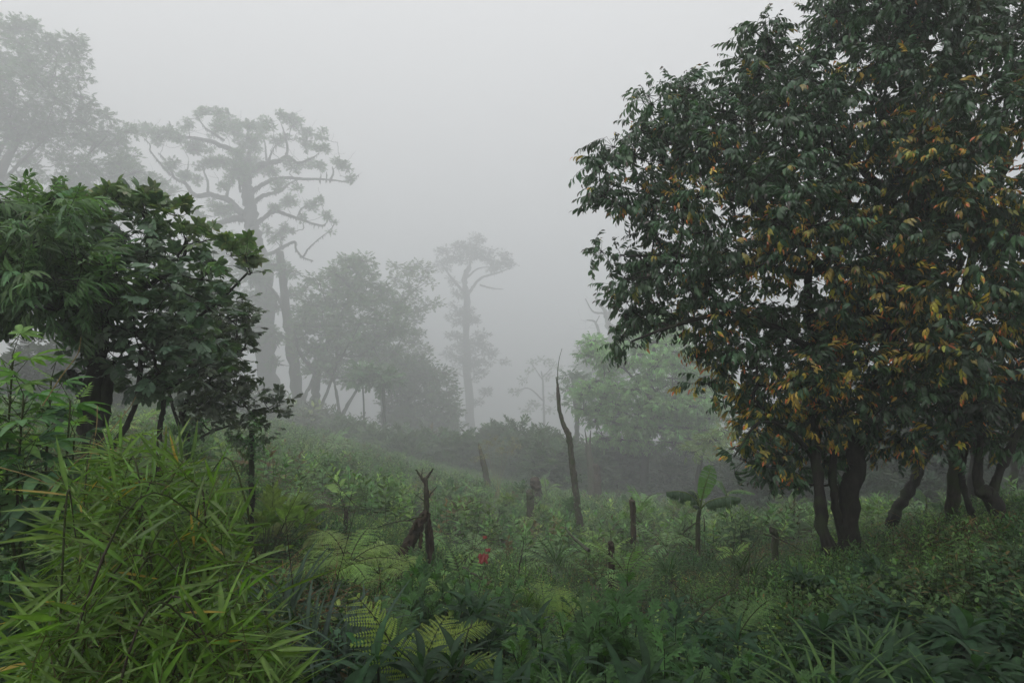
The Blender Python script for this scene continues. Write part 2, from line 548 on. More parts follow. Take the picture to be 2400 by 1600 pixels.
def leaf_clumps(S, W, cs, rad, nper, temps, scale, col, young=None, yfrac=None, up=.35, flat=.65,
                twig=.004, twigcol=(.03, .026, .02), cv=.3, rand=.5, side=1.0, shell=.5, tone_clump=.2):
    cs = np.asarray(cs); N = len(cs)
    rad = np.broadcast_to(np.asarray(rad, float), (N,))
    nper = np.broadcast_to(np.asarray(nper), (N,)).astype(int)
    idx = np.repeat(np.arange(N), nper); n = len(idx)
    u = nrm(rng.normal(0, 1, (n, 3)))
    q = rng.uniform(0, 1, n) ** shell
    off = u * q[:, None] * rad[idx][:, None]
    off[:, 2] *= flat
    base = cs[idx] + off * .8
    d = u * np.array([side, side, .6]) + np.array([0, 0, up]) + rng.normal(0, rand, (n, 3))
    d = nrm(d)
    ct = 1 + rng.uniform(-tone_clump, tone_clump, N)
    c = jitcol(col, n, cv, .10) * ct[idx][:, None]
    cyo = None
    if young is not None:
        cyo = jitcol(young, n, .3, .2); g_ = rng.uniform(0, .75, (n, 1)) ** 1.5; cyo = cyo * (1 - g_) + c * 1.3 * g_
        if yfrac is not None:
            cl_on = rng.uniform(0, 1, N) < yfrac * 1.15
            m = rng.uniform(0, 1, n) > np.where(cl_on[idx], .85, .06)
            cyo[m] = c[m]
    place(S, temps, base, frames(d, roll=rng.normal(0, .35, n)), scale * rng.uniform(.75, 1.25, n), c, cyo, twigcol)
    if W is not None and twig > 0:
        sticks(W, cs[idx] - off * .1, base, twig, twigcol)
    return base

# ------------------------------------------------------------------ GROUND
xs = np.sinh(np.linspace(-1, 1, 261) * 5.0) / math.sinh(5.0) * 402
ys = np.concatenate([np.linspace(-25, 0, 12)[:-1], np.expm1(np.linspace(0, math.log1p(YMAX - 2), 260))])
GX, GY = np.meshgrid(xs, ys, indexing='ij')
GZ = ground(GX, GY)
S = Soup()
nx, ny = GX.shape
i, j = np.meshgrid(np.arange(nx - 1), np.arange(ny - 1), indexing='ij')
a = i * ny + j
S.add(np.stack([GX, GY, GZ], -1), np.concatenate([np.stack([a, a + ny, a + ny + 1], -1).reshape(-1, 3),
      np.stack([a, a + ny + 1, a + 1], -1).reshape(-1, 3)]))
m, n, l = new_mat('soil')
tc = n.new('ShaderNodeNewGeometry')
nz = n.new('ShaderNodeTexNoise'); nz.inputs['Scale'].default_value = 2.2; nz.inputs['Detail'].default_value = 9
nz.inputs['Roughness'].default_value = .7
l.new(tc.outputs['Position'], nz.inputs['Vector'])
cr = n.new('ShaderNodeValToRGB'); e = cr.color_ramp.elements
e[0].position = .35; e[0].color = (.014, .016, .008, 1)
e[1].position = .70; e[1].color = (.075, .055, .030, 1)
x_ = e.new(.5); x_.color = (.028, .032, .014, 1)
l.new(nz.outputs['Fac'], cr.inputs[0])
pb = n.new('ShaderNodeBsdfPrincipled'); pb.inputs['Roughness'].default_value = .95
l.new(cr.outputs[0], pb.inputs['Base Color'])
bp = n.new('ShaderNodeBump'); bp.inputs['Strength'].default_value = .8; bp.inputs['Distance'].default_value = .08
l.new(nz.outputs['Fac'], bp.inputs['Height']); l.new(bp.outputs[0], pb.inputs['Normal'])
out = n.new('ShaderNodeOutputMaterial'); l.new(pb.outputs[0], out.inputs['Surface'])
tag(S.build('ground', m), 'overgrown hillside soil falling away into the misty valley', 'ground', kind='structure')

# ------------------------------------------------------------------ HAZE
bpy.ops.mesh.primitive_cube_add(size=1, location=(0, 611, -66))
hz = bpy.context.object
hz.name = 'haze'; hz.data.name = 'haze'
hz.scale = (816, 1282, 262)
m, n, l = new_mat('mist')
pv = n.new('ShaderNodeVolumePrincipled')
pv.inputs['Color'].default_value = (.945, .965, .98, 1)
pv.inputs['Density'].default_value = 0.0066
pv.inputs['Anisotropy'].default_value = .35
out = n.new('ShaderNodeOutputMaterial'); l.new(pv.outputs[0], out.inputs['Volume'])
hz.data.materials.append(m)
tag(hz, 'pale mist filling the forest clearing and valley', 'mist', kind='stuff')

# ================================================================== TREES
LG = (.08, .15, .07)       # common leaf greens (linear)
kit_far = [T_spray([T_rhomb(1, .5, .4)], 9, .5, 65, -20, .20, .006, .5) for _ in range(5)]
kit_far_small = [T_spray([T_rhomb(1, .55, .4)], 10, .4, 70, -15, .15, .005, .4) for _ in range(5)]
oval = [T_leaf(1, .48, 4, .5, .22, .45, .85), T_leaf(1, .44, 4, .8, .3, .42, .85), T_leaf(1, .5, 4, .25, .15, .48, .85)]
lance = [T_leaf(1, .30, 4, .8, .3, .4, .9), T_leaf(1, .27, 4, 1.2, .35, .38, .9), T_leaf(1, .32, 4, .5, .2, .42, .9)]
drip = [T_leaf(1, .31, 4, 1.0, .25, .36, .95), T_leaf(1, .28, 4, 1.5, .3, .36, .95), T_leaf(1, .34, 4, .7, .2, .38, .95)]

def simple_tree(name, label, cat, Y, base, trunk, poly=None, thick=2., nclump=60, crad=.8, nper=12, discs=None, dY=2.,
                temps=kit_far, scale=1., col=LG, limbs=(), r0=.25, r1=.06, bark=M_BARKF, mat=M_FAR, sep=.6,
                tip_r=.02, group=None, moss=False, cv=.25, up=.35, flat=.55, mossn=0, ksub=1, bare_n=0, **kw):
    """trunk: list of (px, py) from the foot up; limbs: [([(px,py)..], r0, r1)]"""
    kk = K(Y); r0 *= kk; r1 *= kk; crad *= kk; scale *= kk; tip_r *= kk; sep *= kk; thick *= .75
    limbs = [(a_, b_ * kk * .85, c_ * kk * .7) for a_, b_, c_ in limbs]
    tp = [P(x, y, Y) for x, y in trunk]
    gz = float(ground(tp[0][0], tp[0][1]))
    if tp[0][2] > gz: tp = [np.array([tp[0][0], tp[0][1], gz - .2])] + tp
    foot = np.array([tp[0][0], tp[0][1], gz])
    root = thing(name, foot, label, cat, group)
    W, L = Soup(), Soup()
    LB = [(np.array(tp), [r0] + [r0 * .85 + (r1 - r0 * .85) * k for k in (0.0, .5, 1)])]
    for pts, a_, b_ in limbs:
        dy = rng.uniform(-1, 1) * min(dY, 3)
        LB.append((np.array([P(x, y, Y + dy * k / (len(pts) - 1)) for k, (x, y) in enumerate(pts)]), [a_, b_]))
    if discs is not None:
        cs, rd = clumps_disc(discs, Y, dY, ksub)
        if ksub > 1: rd = rd * 1.2
    else:
        cs = clumps_poly(poly, Y, thick, nclump, sep); rd = np.full(len(cs), crad) * rng.uniform(.75, 1.2, len(cs))
    tg_ = cs if not bare_n else np.vstack([cs, cs[rng.integers(0, len(cs), bare_n)] + rng.normal(0, 1.0, (bare_n, 3)) * [1, 1, .7] * rd.mean() * 1.6])
    grow(W, LB, tg_, tip_r, wiggle=.10 if bare_n else .06)
    leaf_clumps(L, W, cs, rd, np.maximum(4, nper * (rd / np.mean(rd)) ** 2).astype(int), temps, scale, col, up=up, flat=flat,
                twig=.012 * scale, cv=cv, **kw)
    W.build('trunk', bark, root)
    L.build('crown', mat, root)
    if mossn:
        MS = Soup()
        pp, ll = [], []
        for pts, rr in LB:
            sp = smooth_path(pts, 40)
            r_ = np.interp(np.linspace(0, 1, 40), np.linspace(0, 1, len(rr)), rr)
            if abs(nrm(sp[-1] - sp[0])[2]) > .8: continue
            k = rng.integers(0, 39, mossn); f = rng.uniform(0, 1, (mossn, 1))
            q = sp[k] * (1 - f) + sp[k + 1] * f
            q = q + rng.normal(0, 1, q.shape) * r_[k][:, None] * .5
            pp.append(q); ll.append(r_[k] * .6 + rng.exponential(.15, mossn) + .08)
        pp = np.concatenate(pp); ll = np.concatenate(ll)
        hang = T_leaf(1, .22, 4, .0, .5, .25, .7)
        d = np.tile([0, 0, -1.], (len(pp), 1)) + rng.normal(0, .08, (len(pp), 3))
        place(MS, [hang], pp, frames(d, up=(1, 0, 0), roll=rng.uniform(0, 6.28, len(pp))), ll, jitcol((.035, .042, .028), len(pp), .3))
        tag(MS.build('hanging_moss', M_MOSS, root), kind='stuff')
    return root
# --- the big moss-hung tree
Z = lambda x, y: (300 + x / 3.92, 230 + y / 3.92)
mt_limbs = [
 ([(1080,1140),(960,1110),(860,1140),(700,1190),(560,1190),(450,1140)], .34, .10),
 ([(1080,1090),(1000,1010),(920,940),(760,890),(620,880),(520,790),(430,730),(390,680)], .36, .17),
 ([(395,700),(300,600),(200,480),(200,420),(140,330)], .10, .03),
 ([(420,720),(340,560),(280,510)], .09, .04),
 ([(735,890),(720,750),(690,650)], .14, .09),
 ([(520,780),(545,640),(560,560)], .10, .05),
 ([(1080,620),(1000,500),(900,450),(760,390),(620,375),(480,340),(430,300),(375,215)], .30, .07),
 ([(870,400),(780,330),(700,270),(640,190)], .12, .04),
 ([(1080,700),(1110,500),(1130,400),(1150,330)], .26, .08),
 ([(1150,680),(1220,620),(1380,570),(1480,550),(1560,580),(1680,550),(1760,500)], .30, .05),
 ([(1440,560),(1470,450),(1430,300),(1400,200)], .16, .05),
 ([(1270,580),(1350,470),(1400,380)], .11, .04),
 ([(1290,560),(1250,420),(1230,330)], .10, .04),
 ([(1140,860),(1210,800),(1320,740),(1450,720),(1600,750),(1760,750),(1900,750),(2020,770),(2120,715)], .22, .04),
 ([(1860,760),(1870,680),(1880,640)], .10, .07),
 ([(1770,755),(1770,700)], .06, .04), ([(1820,755),(1825,690)], .06, .04),
 ([(1150,960),(1250,900),(1400,860),(1470,790),(1560,740)], .22, .08),
 ([(1160,1160),(1250,1100),(1350,1040),(1450,1060),(1560,1110),(1700,1160),(1800,1160),(1840,1100)], .26, .06),
 ([(1540,1100),(1590,1020),(1660,980)], .07, .04),
 ([(1230,1450),(1340,1400),(1440,1350),(1540,1330),(1545,1390),(1600,1450),(1700,1490)], .18, .10),
 ([(1600,1450),(1660,1380),(1760,1290),(1850,1220)], .08, .02),
 ([(1420,1370),(1400,1310),(1440,1270)], .07, .04),
 ([(890,940),(920,850),(960,760),(1000,700)], .15, .12),
 ([(1040,850),(1010,760),(1000,650)], .12, .08),
]
mt_discs = [(830,130,60),(700,150,60),(640,160,40),(850,200,60),(960,230,90),(1080,230,70),(1240,230,80),(1450,170,70),(1400,160,50),(1540,230,80),(1620,330,90),
 (1760,320,70),(1740,430,70),(1790,480,50),(1640,440,60),(1420,380,90),(980,320,90),(1150,360,90),(1260,330,70),(820,270,70),(860,600,110),(1000,650,120),(1100,620,110),(1110,700,90),
 (1020,560,90),(700,590,80),(640,480,80),(560,400,90),(470,380,80),(380,360,90),(300,400,60),(530,230,50),(500,280,55),(280,330,60),(150,290,60),(40,280,60),(560,700,80),(640,740,60),
 (420,620,60),(340,610,50),(850,800,60),(900,780,50),(1350,640,90),(1500,620,70),(1650,610,70),(1780,640,70),(1930,590,60),(1990,650,60),(2060,730,50),(1400,790,60),(1340,800,50),
 (1550,820,45),(850,1010,90),(780,980,50),(690,1090,50),(650,1060,45),(600,1010,35),(950,1040,60),(1450,950,80),(1340,980,60),(1500,930,60),(1700,940,60),(1680,1000,50),(1760,920,40),
 (1820,1070,50),(1600,1100,40),(1400,1240,60),(1460,1220,60),(1330,1300,45),(1280,1200,45),(1520,1220,40),(1900,1150,25),(1870,1230,30),(200,850,90),(320,820,80),(400,850,60),(100,900,70),
 (80,700,80),(200,730,70),(20,600,70),(1420,1500,50),(1320,1560,60),(230,320,60),(1200,270,60),(1320,250,50),(420,330,60),(760,480,50),(780,330,40),(1150,480,70),(1060,420,70)]
random.seed(3); rng = np.random.default_rng(3)
simple_tree('mossy_tree', 'tall misty tree with crooked limbs hung with moss, upper left of centre', 'tree', 37,
            None, [(636,975),(630,850),(621,750),(614,650),(606,620),(598,562),(586,523),(583,485),(579,447),(575,409),(570,373)],
            discs=[(*Z(a, b), c / 3.92 * .95) for a, b, c in mt_discs], dY=2.6,
            limbs=[([Z(q[0] + rng.normal(0, 7), q[1] + rng.normal(0, 9)) for q in pts], a * .75, b * .42) for pts, a, b in mt_limbs], r0=.62, r1=.26, nper=44, ksub=3,
            tip_r=.007, mossn=300, col=(.085, .16, .075), scale=.44, flat=.5, up=.3, temps=kit_far_small, bare_n=130)

# --- tall tree at the upper left, two tiers
random.seed(4); rng = np.random.default_rng(4)
simple_tree('tall_tree', 'tallest misty tree, leaning slender limbs, at the upper left corner', 'tree', 30, None,
            [(-60,960),(-50,700),(-30,520),(0,420),(40,330),(90,260)],
            poly=[(-160,40),(0,50),(60,30),(105,75),(125,110),(160,70),(195,110),(190,190),(205,260),(190,330),(110,350),(30,330),(-60,360),(-160,330)],
            thick=3., nclump=110, crad=.8, nper=46, limbs=[([(-30,520),(-20,400),(60,250),(120,180)], .14, .04), ([(0,430),(110,320),(180,260)], .1, .03),
            ([(-40,600),(30,450),(100,370)], .1, .03)], r0=.34, r1=.08, tip_r=.012, scale=.55, cv=.25)
simple_tree('spreading_tree', 'misty tree with layered spreading branches below the tallest crown at left', 'tree', 32, None,
            [(60,970),(60,760),(80,620),(110,520),(130,430)],
            poly=[(-120,330),(20,350),(60,310),(140,300),(200,300),(250,250),(285,300),(330,330),(310,400),(370,420),(370,480),(300,500),(230,520),(120,520),(0,500),(-120,520)],
            thick=3.2, nclump=120, crad=.75, nper=42, limbs=[([(85,600),(170,500),(260,430),(330,400)], .12, .03), ([(110,520),(60,430),(20,380)], .1, .03),
            ([(125,450),(190,380),(250,320)], .09, .03), ([(80,620),(0,520),(-60,470)], .1, .03)], r0=.3, r1=.08, tip_r=.012, scale=.55)
simple_tree('slender_tree', 'faint misty tree just behind the trunk of the moss-hung tree', 'tree', 44, None,
            [(500,960),(505,760),(510,620)], poly=[(430,600),(460,545),(520,540),(560,570),(585,640),(560,720),(470,730)],
            thick=2, nclump=30, crad=.8, nper=26, r0=.25, r1=.1)
random.seed(5); rng = np.random.default_rng(5)
simple_tree('forked_tree', 'thick-trunked misty tree with sparse leafy twigs right of the moss-hung trunk', 'tree', 34, None,
            [(706,985),(695,900),(684,800),(672,740),(664,650),(655,590)],
            discs=[(640,620,26),(665,635,22),(690,640,16),(600,650,34),(620,700,36),(575,700,34),(560,760,36),(610,770,40),(650,720,30),(590,800,34),(640,790,32),(690,690,28),(700,760,30),(575,640,26),(640,850,20)],
            dY=2, limbs=[([(672,740),(640,680),(600,650)], .12, .05), ([(664,650),(690,635),(705,640)], .06, .02), ([(684,800),(630,770),(590,760)], .1, .04)],
            r0=.36, r1=.2, nper=90, scale=.6)
# --- round tree in the mist
simple_tree('round_tree', 'broad round-crowned tree in mist, centre left, with several leaning stems', 'tree', 32, None,
            [(735,985),(738,930),(742,880),(770,800),(810,720)],
            poly=[(700,690),(735,650),(770,655),(760,625),(800,605),(850,608),(880,640),(905,650),(918,700),(960,740),(945,800),(965,850),(940,890),(900,905),(860,900),(800,905),(760,890),(720,860),(690,800),(685,740)],
            thick=3.2, nclump=130, crad=.66, nper=46, sep=.75, r0=.30, r1=.10, limbs=[([(700,985),(715,930),(735,880),(740,800)], .16, .06),
            ([(745,970),(770,910),(790,850)], .12, .05), ([(742,880),(700,820),(690,760)], .14, .05), ([(800,990),(790,930),(780,880)], .12, .06), ([(795,985),(820,940),(845,890),(850,820)], .13, .05)],
            col=(.10, .165, .08), scale=.58)
simple_tree('airy_tree', 'open airy misty tree between the round crown and the far tall tree', 'tree', 38, None,
            [(905,1085),(900,1000),(897,880),(905,800),(925,740),(945,690)],
            poly=[(905,640),(925,605),(965,600),(1010,625),(1025,650),(990,690),(1035,695),(1025,715),(990,730),(1000,790),(1005,830),(960,870),(920,860),(905,780),(915,700)],
            thick=2.5, nclump=56, crad=.55, nper=26, r0=.17, r1=.07, limbs=[([(925,740),(960,690),(1000,660)], .07, .02), ([(905,800),(960,740),(1020,705)], .07, .02)],
            tip_r=.010, scale=.55, col=(.09, .14, .06), bark=M_BARKF)
# --- far flat-topped tree
random.seed(6); rng = np.random.default_rng(6)
simple_tree('far_tall_tree', 'lone flat-topped tall tree fading in the mist at the centre', 'tree', 56, None,
            [(1104,1030),(1098,900),(1094,800),(1094,700),(1088,660),(1100,625)],
            discs=[(1030,610,20),(1050,592,22),(1075,582,20),(1100,570,22),(1115,560,18),(1110,590,24),(1125,600,22),(1140,605,22),(1160,610,24),(1180,610,20),(1195,622,14),(1070,612,18),(1040,625,14),(1150,632,14),
                   (1070,690,16),(1080,720,20),(1070,745,18),(1110,740,20),(1065,780,22),(1110,790,26),(1085,800,22),(1055,830,20),(1120,820,24),(1100,850,20),(1150,830,20),(1180,850,12),(1070,870,14),(1120,880,18),(1140,920,16),(1120,940,14),(1060,660,14),(1100,755,22),(1090,830,26),(1130,850,22)],
            dY=2.5, limbs=[([(1094,695),(1110,670),(1130,650),(1165,640),(1190,630)], .2, .06), ([(1125,668),(1150,675),(1180,678)], .1, .04),
            ([(1092,690),(1070,665),(1050,640),(1030,610)], .18, .05), ([(1095,650),(1120,630),(1150,625)], .12, .04), ([(1100,625),(1105,590),(1100,560)], .16, .04),
            ([(1098,850),(1130,830),(1170,845)], .1, .03)], r0=.42, r1=.22, nper=38, ksub=3, scale=.55, tip_r=.02, mossn=40, col=(.04,.06,.035))
simple_tree('leafy_tree', 'pale green misty tree, low crown, left of the far flat-topped tree', 'tree', 33, None,
            [(975,1090),(975,1020),(972,960)], poly=[(930,860),(975,840),(1020,850),(1050,890),(1065,950),(1070,1010),(1040,1060),(960,1070),(910,1040),(900,960)],
            thick=2.6, nclump=80, crad=.7, nper=50, scale=.6, r0=.16, r1=.08, col=(.08, .13, .065))
simple_tree('small_tree', 'small misty tree with open umbrella crown left of the pale standing snag', 'tree', 50, None,
            [(1275,1000),(1274,940),(1272,890),(1268,870)], discs=[(1250,850,16),(1270,842,16),(1290,850,18),(1305,860,16),(1210,918,16),(1195,915,10),(1225,890,14),(1240,870,14),(1285,880,16),(1300,930,18),(1250,945,20),(1235,960,20),(1290,960,20),(1315,900,14)],
            dY=1.5, limbs=[([(1274,940),(1240,910),(1205,918)], .08, .03), ([(1272,890),(1255,865),(1245,850)], .06, .02), ([(1270,885),(1290,865),(1300,850)], .06, .02)],
            r0=.10, r1=.05, nper=26, scale=.5, tip_r=.008)
simple_tree('thin_tree', 'thin misty tree with drooping leaf sprays right of the standing snag', 'tree', 27, None,
            [(1343,1090),(1350,1030),(1352,980),(1345,930),(1342,880)], discs=[(1340,880,16),(1350,900,18),(1330,915,14),(1360,925,16),(1345,945,14),(1365,890,18),(1375,950,14)],
            dY=.8, limbs=[([(1352,990),(1365,960),(1378,935)], .05, .02), ([(1352,1000),(1353,960),(1356,930)], .04, .02)], r0=.15, r1=.04, nper=16, scale=.8, tip_r=.012)
simple_tree('hazy_tree', 'hazy small-crowned tree behind the left edge of the pale green round tree', 'tree', 46, None,
            [(1420,1000),(1415,900),(1410,850)], poly=[(1350,860),(1370,820),(1420,810),(1460,840),(1460,920),(1380,930)], thick=2, nclump=30, crad=.9, nper=24, r0=.2, r1=.1)

# --- bare trees
def bare(name, label, Y, trunk, limbs, r0, r1, twigs=60, mat=M_BARKF):
    tp = [P(x, y, Y) for x, y in trunk]
    gz = float(ground(tp[0][0], tp[0][1]))
    r0 *= K(Y); r1 *= K(Y); limbs = [(a_, b_ * K(Y), c_ * K(Y)) for a_, b_, c_ in limbs]
    root = thing(name, (tp[0][0], tp[0][1], gz), label, 'dead tree')
    W = Soup()
    LB = [(np.vstack([[tp[0][0], tp[0][1], gz - .3], tp]), [r0, r1])]
    for pts, a_, b_ in limbs:
        LB.append((np.array([P(x, y, Y) for x, y in pts]), [a_, b_]))
    allp = np.concatenate([q[0] for q in LB[1:]])
    t = allp[rng.integers(0, len(allp), twigs)] + rng.normal(0, .035 * WY(Y) / 2, (twigs, 3)) * [1, 1, .8]
    grow(W, LB, t, .012)
    W.build('trunk', mat, root)
    return root
bare('bare_tree', 'bare leafless tree fading in mist left of the dark leafy crown', 44, [(1440,1000),(1436,800),(1425,760)],
     [([(1425,760),(1418,730),(1400,705),(1395,695)], .2, .05), ([(1424,755),(1430,725),(1428,700)], .16, .04), ([(1418,735),(1390,730),(1372,700)], .08, .03),
      ([(1440,800),(1410,790),(1395,755),(1375,750)], .14, .04), ([(1395,760),(1405,740)], .05, .03)], .42, .24, 46)
bare('bare_tree', 'bare leafless trunk in mist seen through the gap of the dark crown', 40, [(1612,1000),(1605,800),(1600,745)],
     [([(1602,760),(1585,735),(1570,700)], .16, .06), ([(1600,750),(1610,720),(1600,690)], .14, .05)], .35, .2, 20)

# --- bright round tree, right of centre
random.seed(7); rng = np.random.default_rng(7)
kit_mid = [T_spray(lance[:2], 8, .30, 62, -25, .15, .004, .6, start=.2) for _ in range(6)]
simple_tree('broadleaf_tree', 'fresh green layered round tree right of centre behind the banana plants', 'tree', 22, None,
            [(1512,1125),(1516,1040),(1522,960),(1522,900),(1530,850),(1535,800)],
            poly=[(1385,800),(1430,785),(1450,790),(1480,750),(1540,735),(1590,745),(1620,780),(1640,830),(1680,850),(1700,900),(1725,960),(1700,1010),(1700,1050),(1650,1075),(1600,1050),(1520,1045),(1450,1060),(1410,1030),(1360,1010),(1365,950),(1350,900),(1410,880),(1370,840)],
            thick=2.6, nclump=190, crad=.46, nper=30, temps=kit_mid, scale=.85, r0=.17, r1=.07, sep=.45, tip_r=.008,
            limbs=[([(1520,940),(1480,880),(1440,850)], .07, .02), ([(1522,920),(1570,900),(1620,880),(1650,890)], .07, .02), ([(1518,1000),(1470,970),(1420,960)], .06, .02),
                   ([(1522,960),(1580,940),(1640,960)], .06, .02)], bark=M_BARK, mat=M_SOFT, col=(.15, .28, .10), flat=.34, up=.15, cv=.3, tone_clump=.3)
simple_tree('sapling', 'small tree whose leafy tuft hangs just above the upright banana leaf', 'tree', 18, None,
            [(1632,1150),(1640,1090),(1650,1040)], discs=[(1640,1040,28),(1670,1030,30),(1620,1060,20),(1650,1065,18),(1700,1010,30),(1690,1050,20)], dY=.6,
            temps=kit_mid, scale=.75, r0=.10, r1=.05, nper=30, bark=M_BARK, mat=M_SOFT, col=(.14, .21, .07), tip_r=.008,
            limbs=[([(1640,1095),(1680,1088),(1720,1085)], .03, .012)])

# --- dark right-hand tree
random.seed(8); rng = np.random.default_rng(8)
kit_r = [T_spray(drip, 10, .22, 52, -46, .100, .0028, .9, young=y, start=.15) for y in (4, 5, 6, 5, 7, 3)]
DG = (.044, .092, .044)
YG = (.42, .32, .05)
def right_tree(name, label, Y, limbs, poly, thick, n, nper, holes, yf, bark, sep, crad, extra=None, col=DG, scale=1.):
    tp = P(*limbs[0][0][0][:2], limbs[0][0][0][2] if len(limbs[0][0][0]) > 2 else Y)
    gz = float(ground(tp[0], tp[1]))
    root = thing(name, (tp[0], tp[1], gz), label, 'tree')
    LB = []
    for pts, a_, b_ in limbs:
        q = [P(p[0], p[1], p[2] if len(p) > 2 else Y) for p in pts]
        LB.append((np.array(q), [a_, b_]))
    cs = clumps_poly(poly, Y, thick, n, sep)
    px = 1200 + F * cs[:, 0] / cs[:, 1]; py = 800 - F * (cs[:, 2] - CZ) / cs[:, 1]
    keep = np.ones(len(cs), bool)
    for hx, hy, hr in holes:
        keep &= (np.hypot(px - hx, py - hy) > hr) | (rng.uniform(0, 1, len(cs)) < .12)
    cs = cs[keep]; px = px[keep]; py = py[keep]
    if extra is not None: 
        ex = np.array([P(a, b, Y - .3) for a, b in extra]); cs = np.vstack([cs, ex])
        px = np.append(px, [a for a, b in extra]); py = np.append(py, [b for a, b in extra])
    W, L = Soup(), Soup()
    grow(W, LB, cs, .006, wiggle=.08)
    f = yf(px, py, cs) * np.clip(.55 + 1.1 * (np.sin(px / 83 + 1) * np.sin(py / 67 + px / 210)), .2, 1.5) * 1.5
    leaf_clumps(L, W, cs, crad * rng.uniform(.8, 1.25, len(cs)), nper, kit_r, scale, col, YG, f, up=.15, flat=.8, twig=.0035,
                twigcol=(.02, .018, .015), cv=.35, shell=.45)
    W.build('trunk', bark, root)
    L.build('crown', M_LEAF, root)
    return root
polyA = [(1900,-40),(1915,50),(1870,105),(1800,115),(1745,140),(1700,165),(1670,215),(1610,190),(1572,150),(1550,205),(1500,235),(1485,310),(1440,320),(1405,385),(1390,450),(1440,480),(1490,540),
         (1470,580),(1400,590),(1440,640),(1425,720),(1425,800),(1460,800),(1500,760),(1570,745),(1600,790),(1640,830),(1650,900),(1720,900),(1720,960),(1700,1010),(1695,1085),(1760,1090),
         (1850,1165),(1900,1110),(1970,1060),(2060,1040),(2150,1060),(2200,980),(2200,700),(2220,300),(2200,-60),(2150,-260),(1950,-260)]
def yfA(px, py, cs):
    f = np.clip((px - 1500) / 500, 0, 1) * np.clip((py - 330) / 350, 0, 1) * .85 + .07
    return f * np.where(cs[:, 1] < 8.6, 1.0, .35)
right_tree('dark_tree', 'large dark leafy tree with orange young leaves, multi-stemmed base, at right', 8.6,
   [([(1985,1320,8.3),(1990,1200,8.3),(2005,1060,8.4),(2038,930,8.5),(2085,790,8.6),(2120,660,8.7),(2135,500,8.7),(2120,300,8.8),(2100,60,8.8)], .138, .03),
    ([(1948,1340,7.9),(1928,1220,7.9),(1914,1080,8.1),(1912,960,8.4),(1905,820,8.5),(1895,640,8.5),(1900,420,8.6),(1930,200,8.6)], .085, .03),
    ([(1978,1270,8.3),(1958,1180,8.3),(1950,1100,8.4),(1958,1020,8.6),(1960,880,8.8),(1950,700,8.9),(1990,450,9)], .06, .03),
    ([(2085,790,8.6),(1960,660,8.4),(1860,560,8.3),(1770,490,8.2),(1660,450,8.1)], .09, .02),
    ([(1905,820,8.5),(1800,760,8.2),(1700,735,8.0),(1560,770,7.8),(1480,800,7.7)], .05, .012),
    ([(1900,640,8.5),(1760,620,8.5),(1600,600,8.5),(1480,600,8.4)], .05, .015),
    ([(2035,930,8.5),(2120,840,8.2),(2200,740,8.0),(2260,600,7.9)], .10, .03),
    ([(2120,500,8.7),(2000,380,8.8),(1850,300,8.8),(1700,260,8.8)], .06, .015),
    ([(1915,1080,8.3),(1850,1010,8.0),(1780,990,7.9),(1720,1070,7.8)], .04, .01)],
   polyA, 1.6, 500, 17, [(1960,480,18),(1700,490,34),(1830,690,34),(1860,720,26),(1790,330,14),(2010,215,30),(2030,265,26),(1640,690,16),(1740,560,20),(2215,80,40),(2000,330,12),(1740,700,24),(1920,690,22),(1880,760,20),(1640,760,22),(1760,840,14)],
   yfA, M_BARK, .27, .27, extra=[(1790,60),(1770,75),(1800,90),(1795,125)])
polyB = [(2130,-200),(2180,-20),(2200,60),(2130,150),(2100,330),(2080,500),(2070,700),(2100,830),(2110,960),(2180,1060),(2250,1040),(2330,1060),(2420,1090),(2620,1100),(2650,-200)]
def yfB(px, py, cs):
    return (np.clip((py - 50) / 500, .15, 1) * .8) * np.where(cs[:, 1] < 7.9, 1.0, .3)
right_tree('second_tree', 'dark tree with mossy brown trunk and yellow orange leaf tips at the right edge', 7.8,
   [([(2228,1290,8.6),(2236,1180,8.5),(2242,1080,8.3),(2245,960,8.2),(2240,800,8.0),(2262,680,7.95),(2290,540,7.9),(2270,380,7.8),(2310,200,7.8),(2290,0,7.8)], .095, .018),
    ([(2248,900,8.1),(2330,800,7.8),(2420,700,7.6),(2500,560,7.6)], .06, .02),
    ([(2255,760,8),(2200,640,7.8),(2160,520,7.7)], .06, .02),
    ([(2280,500,7.9),(2380,350,7.8),(2450,150,7.8)], .06, .02)],
   polyB, 1.3, 300, 17, [(2200,90,36),(2240,170,20),(2160,420,12),(2330,300,14)], yfB, M_BARKM, .27, .27)

# --- trunks standing in the shade at right
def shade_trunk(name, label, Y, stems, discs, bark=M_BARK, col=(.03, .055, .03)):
    f = P(*stems[0][0][0], Y); gz = float(ground(f[0], f[1]))
    root = thing(name, (f[0], f[1], gz), label, 'tree')
    W, L = Soup(), Soup()
    LB = []
    for k, (pts, a_, b_) in enumerate(stems):
        q = [P(x, y, Y) for x, y in pts]
        if k == 0 and q[0][2] > gz: q = [np.array([q[0][0], q[0][1], gz - .1])] + q
        LB.append((np.array(q), [a_, b_]))
    cs, rd = clumps_disc(discs, Y, .6, 3)
    grow(W, LB, cs, .007, wiggle=.08)
    leaf_clumps(L, W, cs, rd, 14, kit_r, 1., col, up=.1, flat=.7, twig=.004, cv=.3)
    W.build('trunk', bark, root); L.build('crown', M_LEAF, root)
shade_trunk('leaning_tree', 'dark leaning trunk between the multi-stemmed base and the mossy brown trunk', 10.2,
            [([(2090,1225),(2110,1180),(2140,1130),(2175,1060),(2200,1010),(2260,900)], .095, .055)], [(2260,880,60),(2200,900,60),(2310,840,60)])
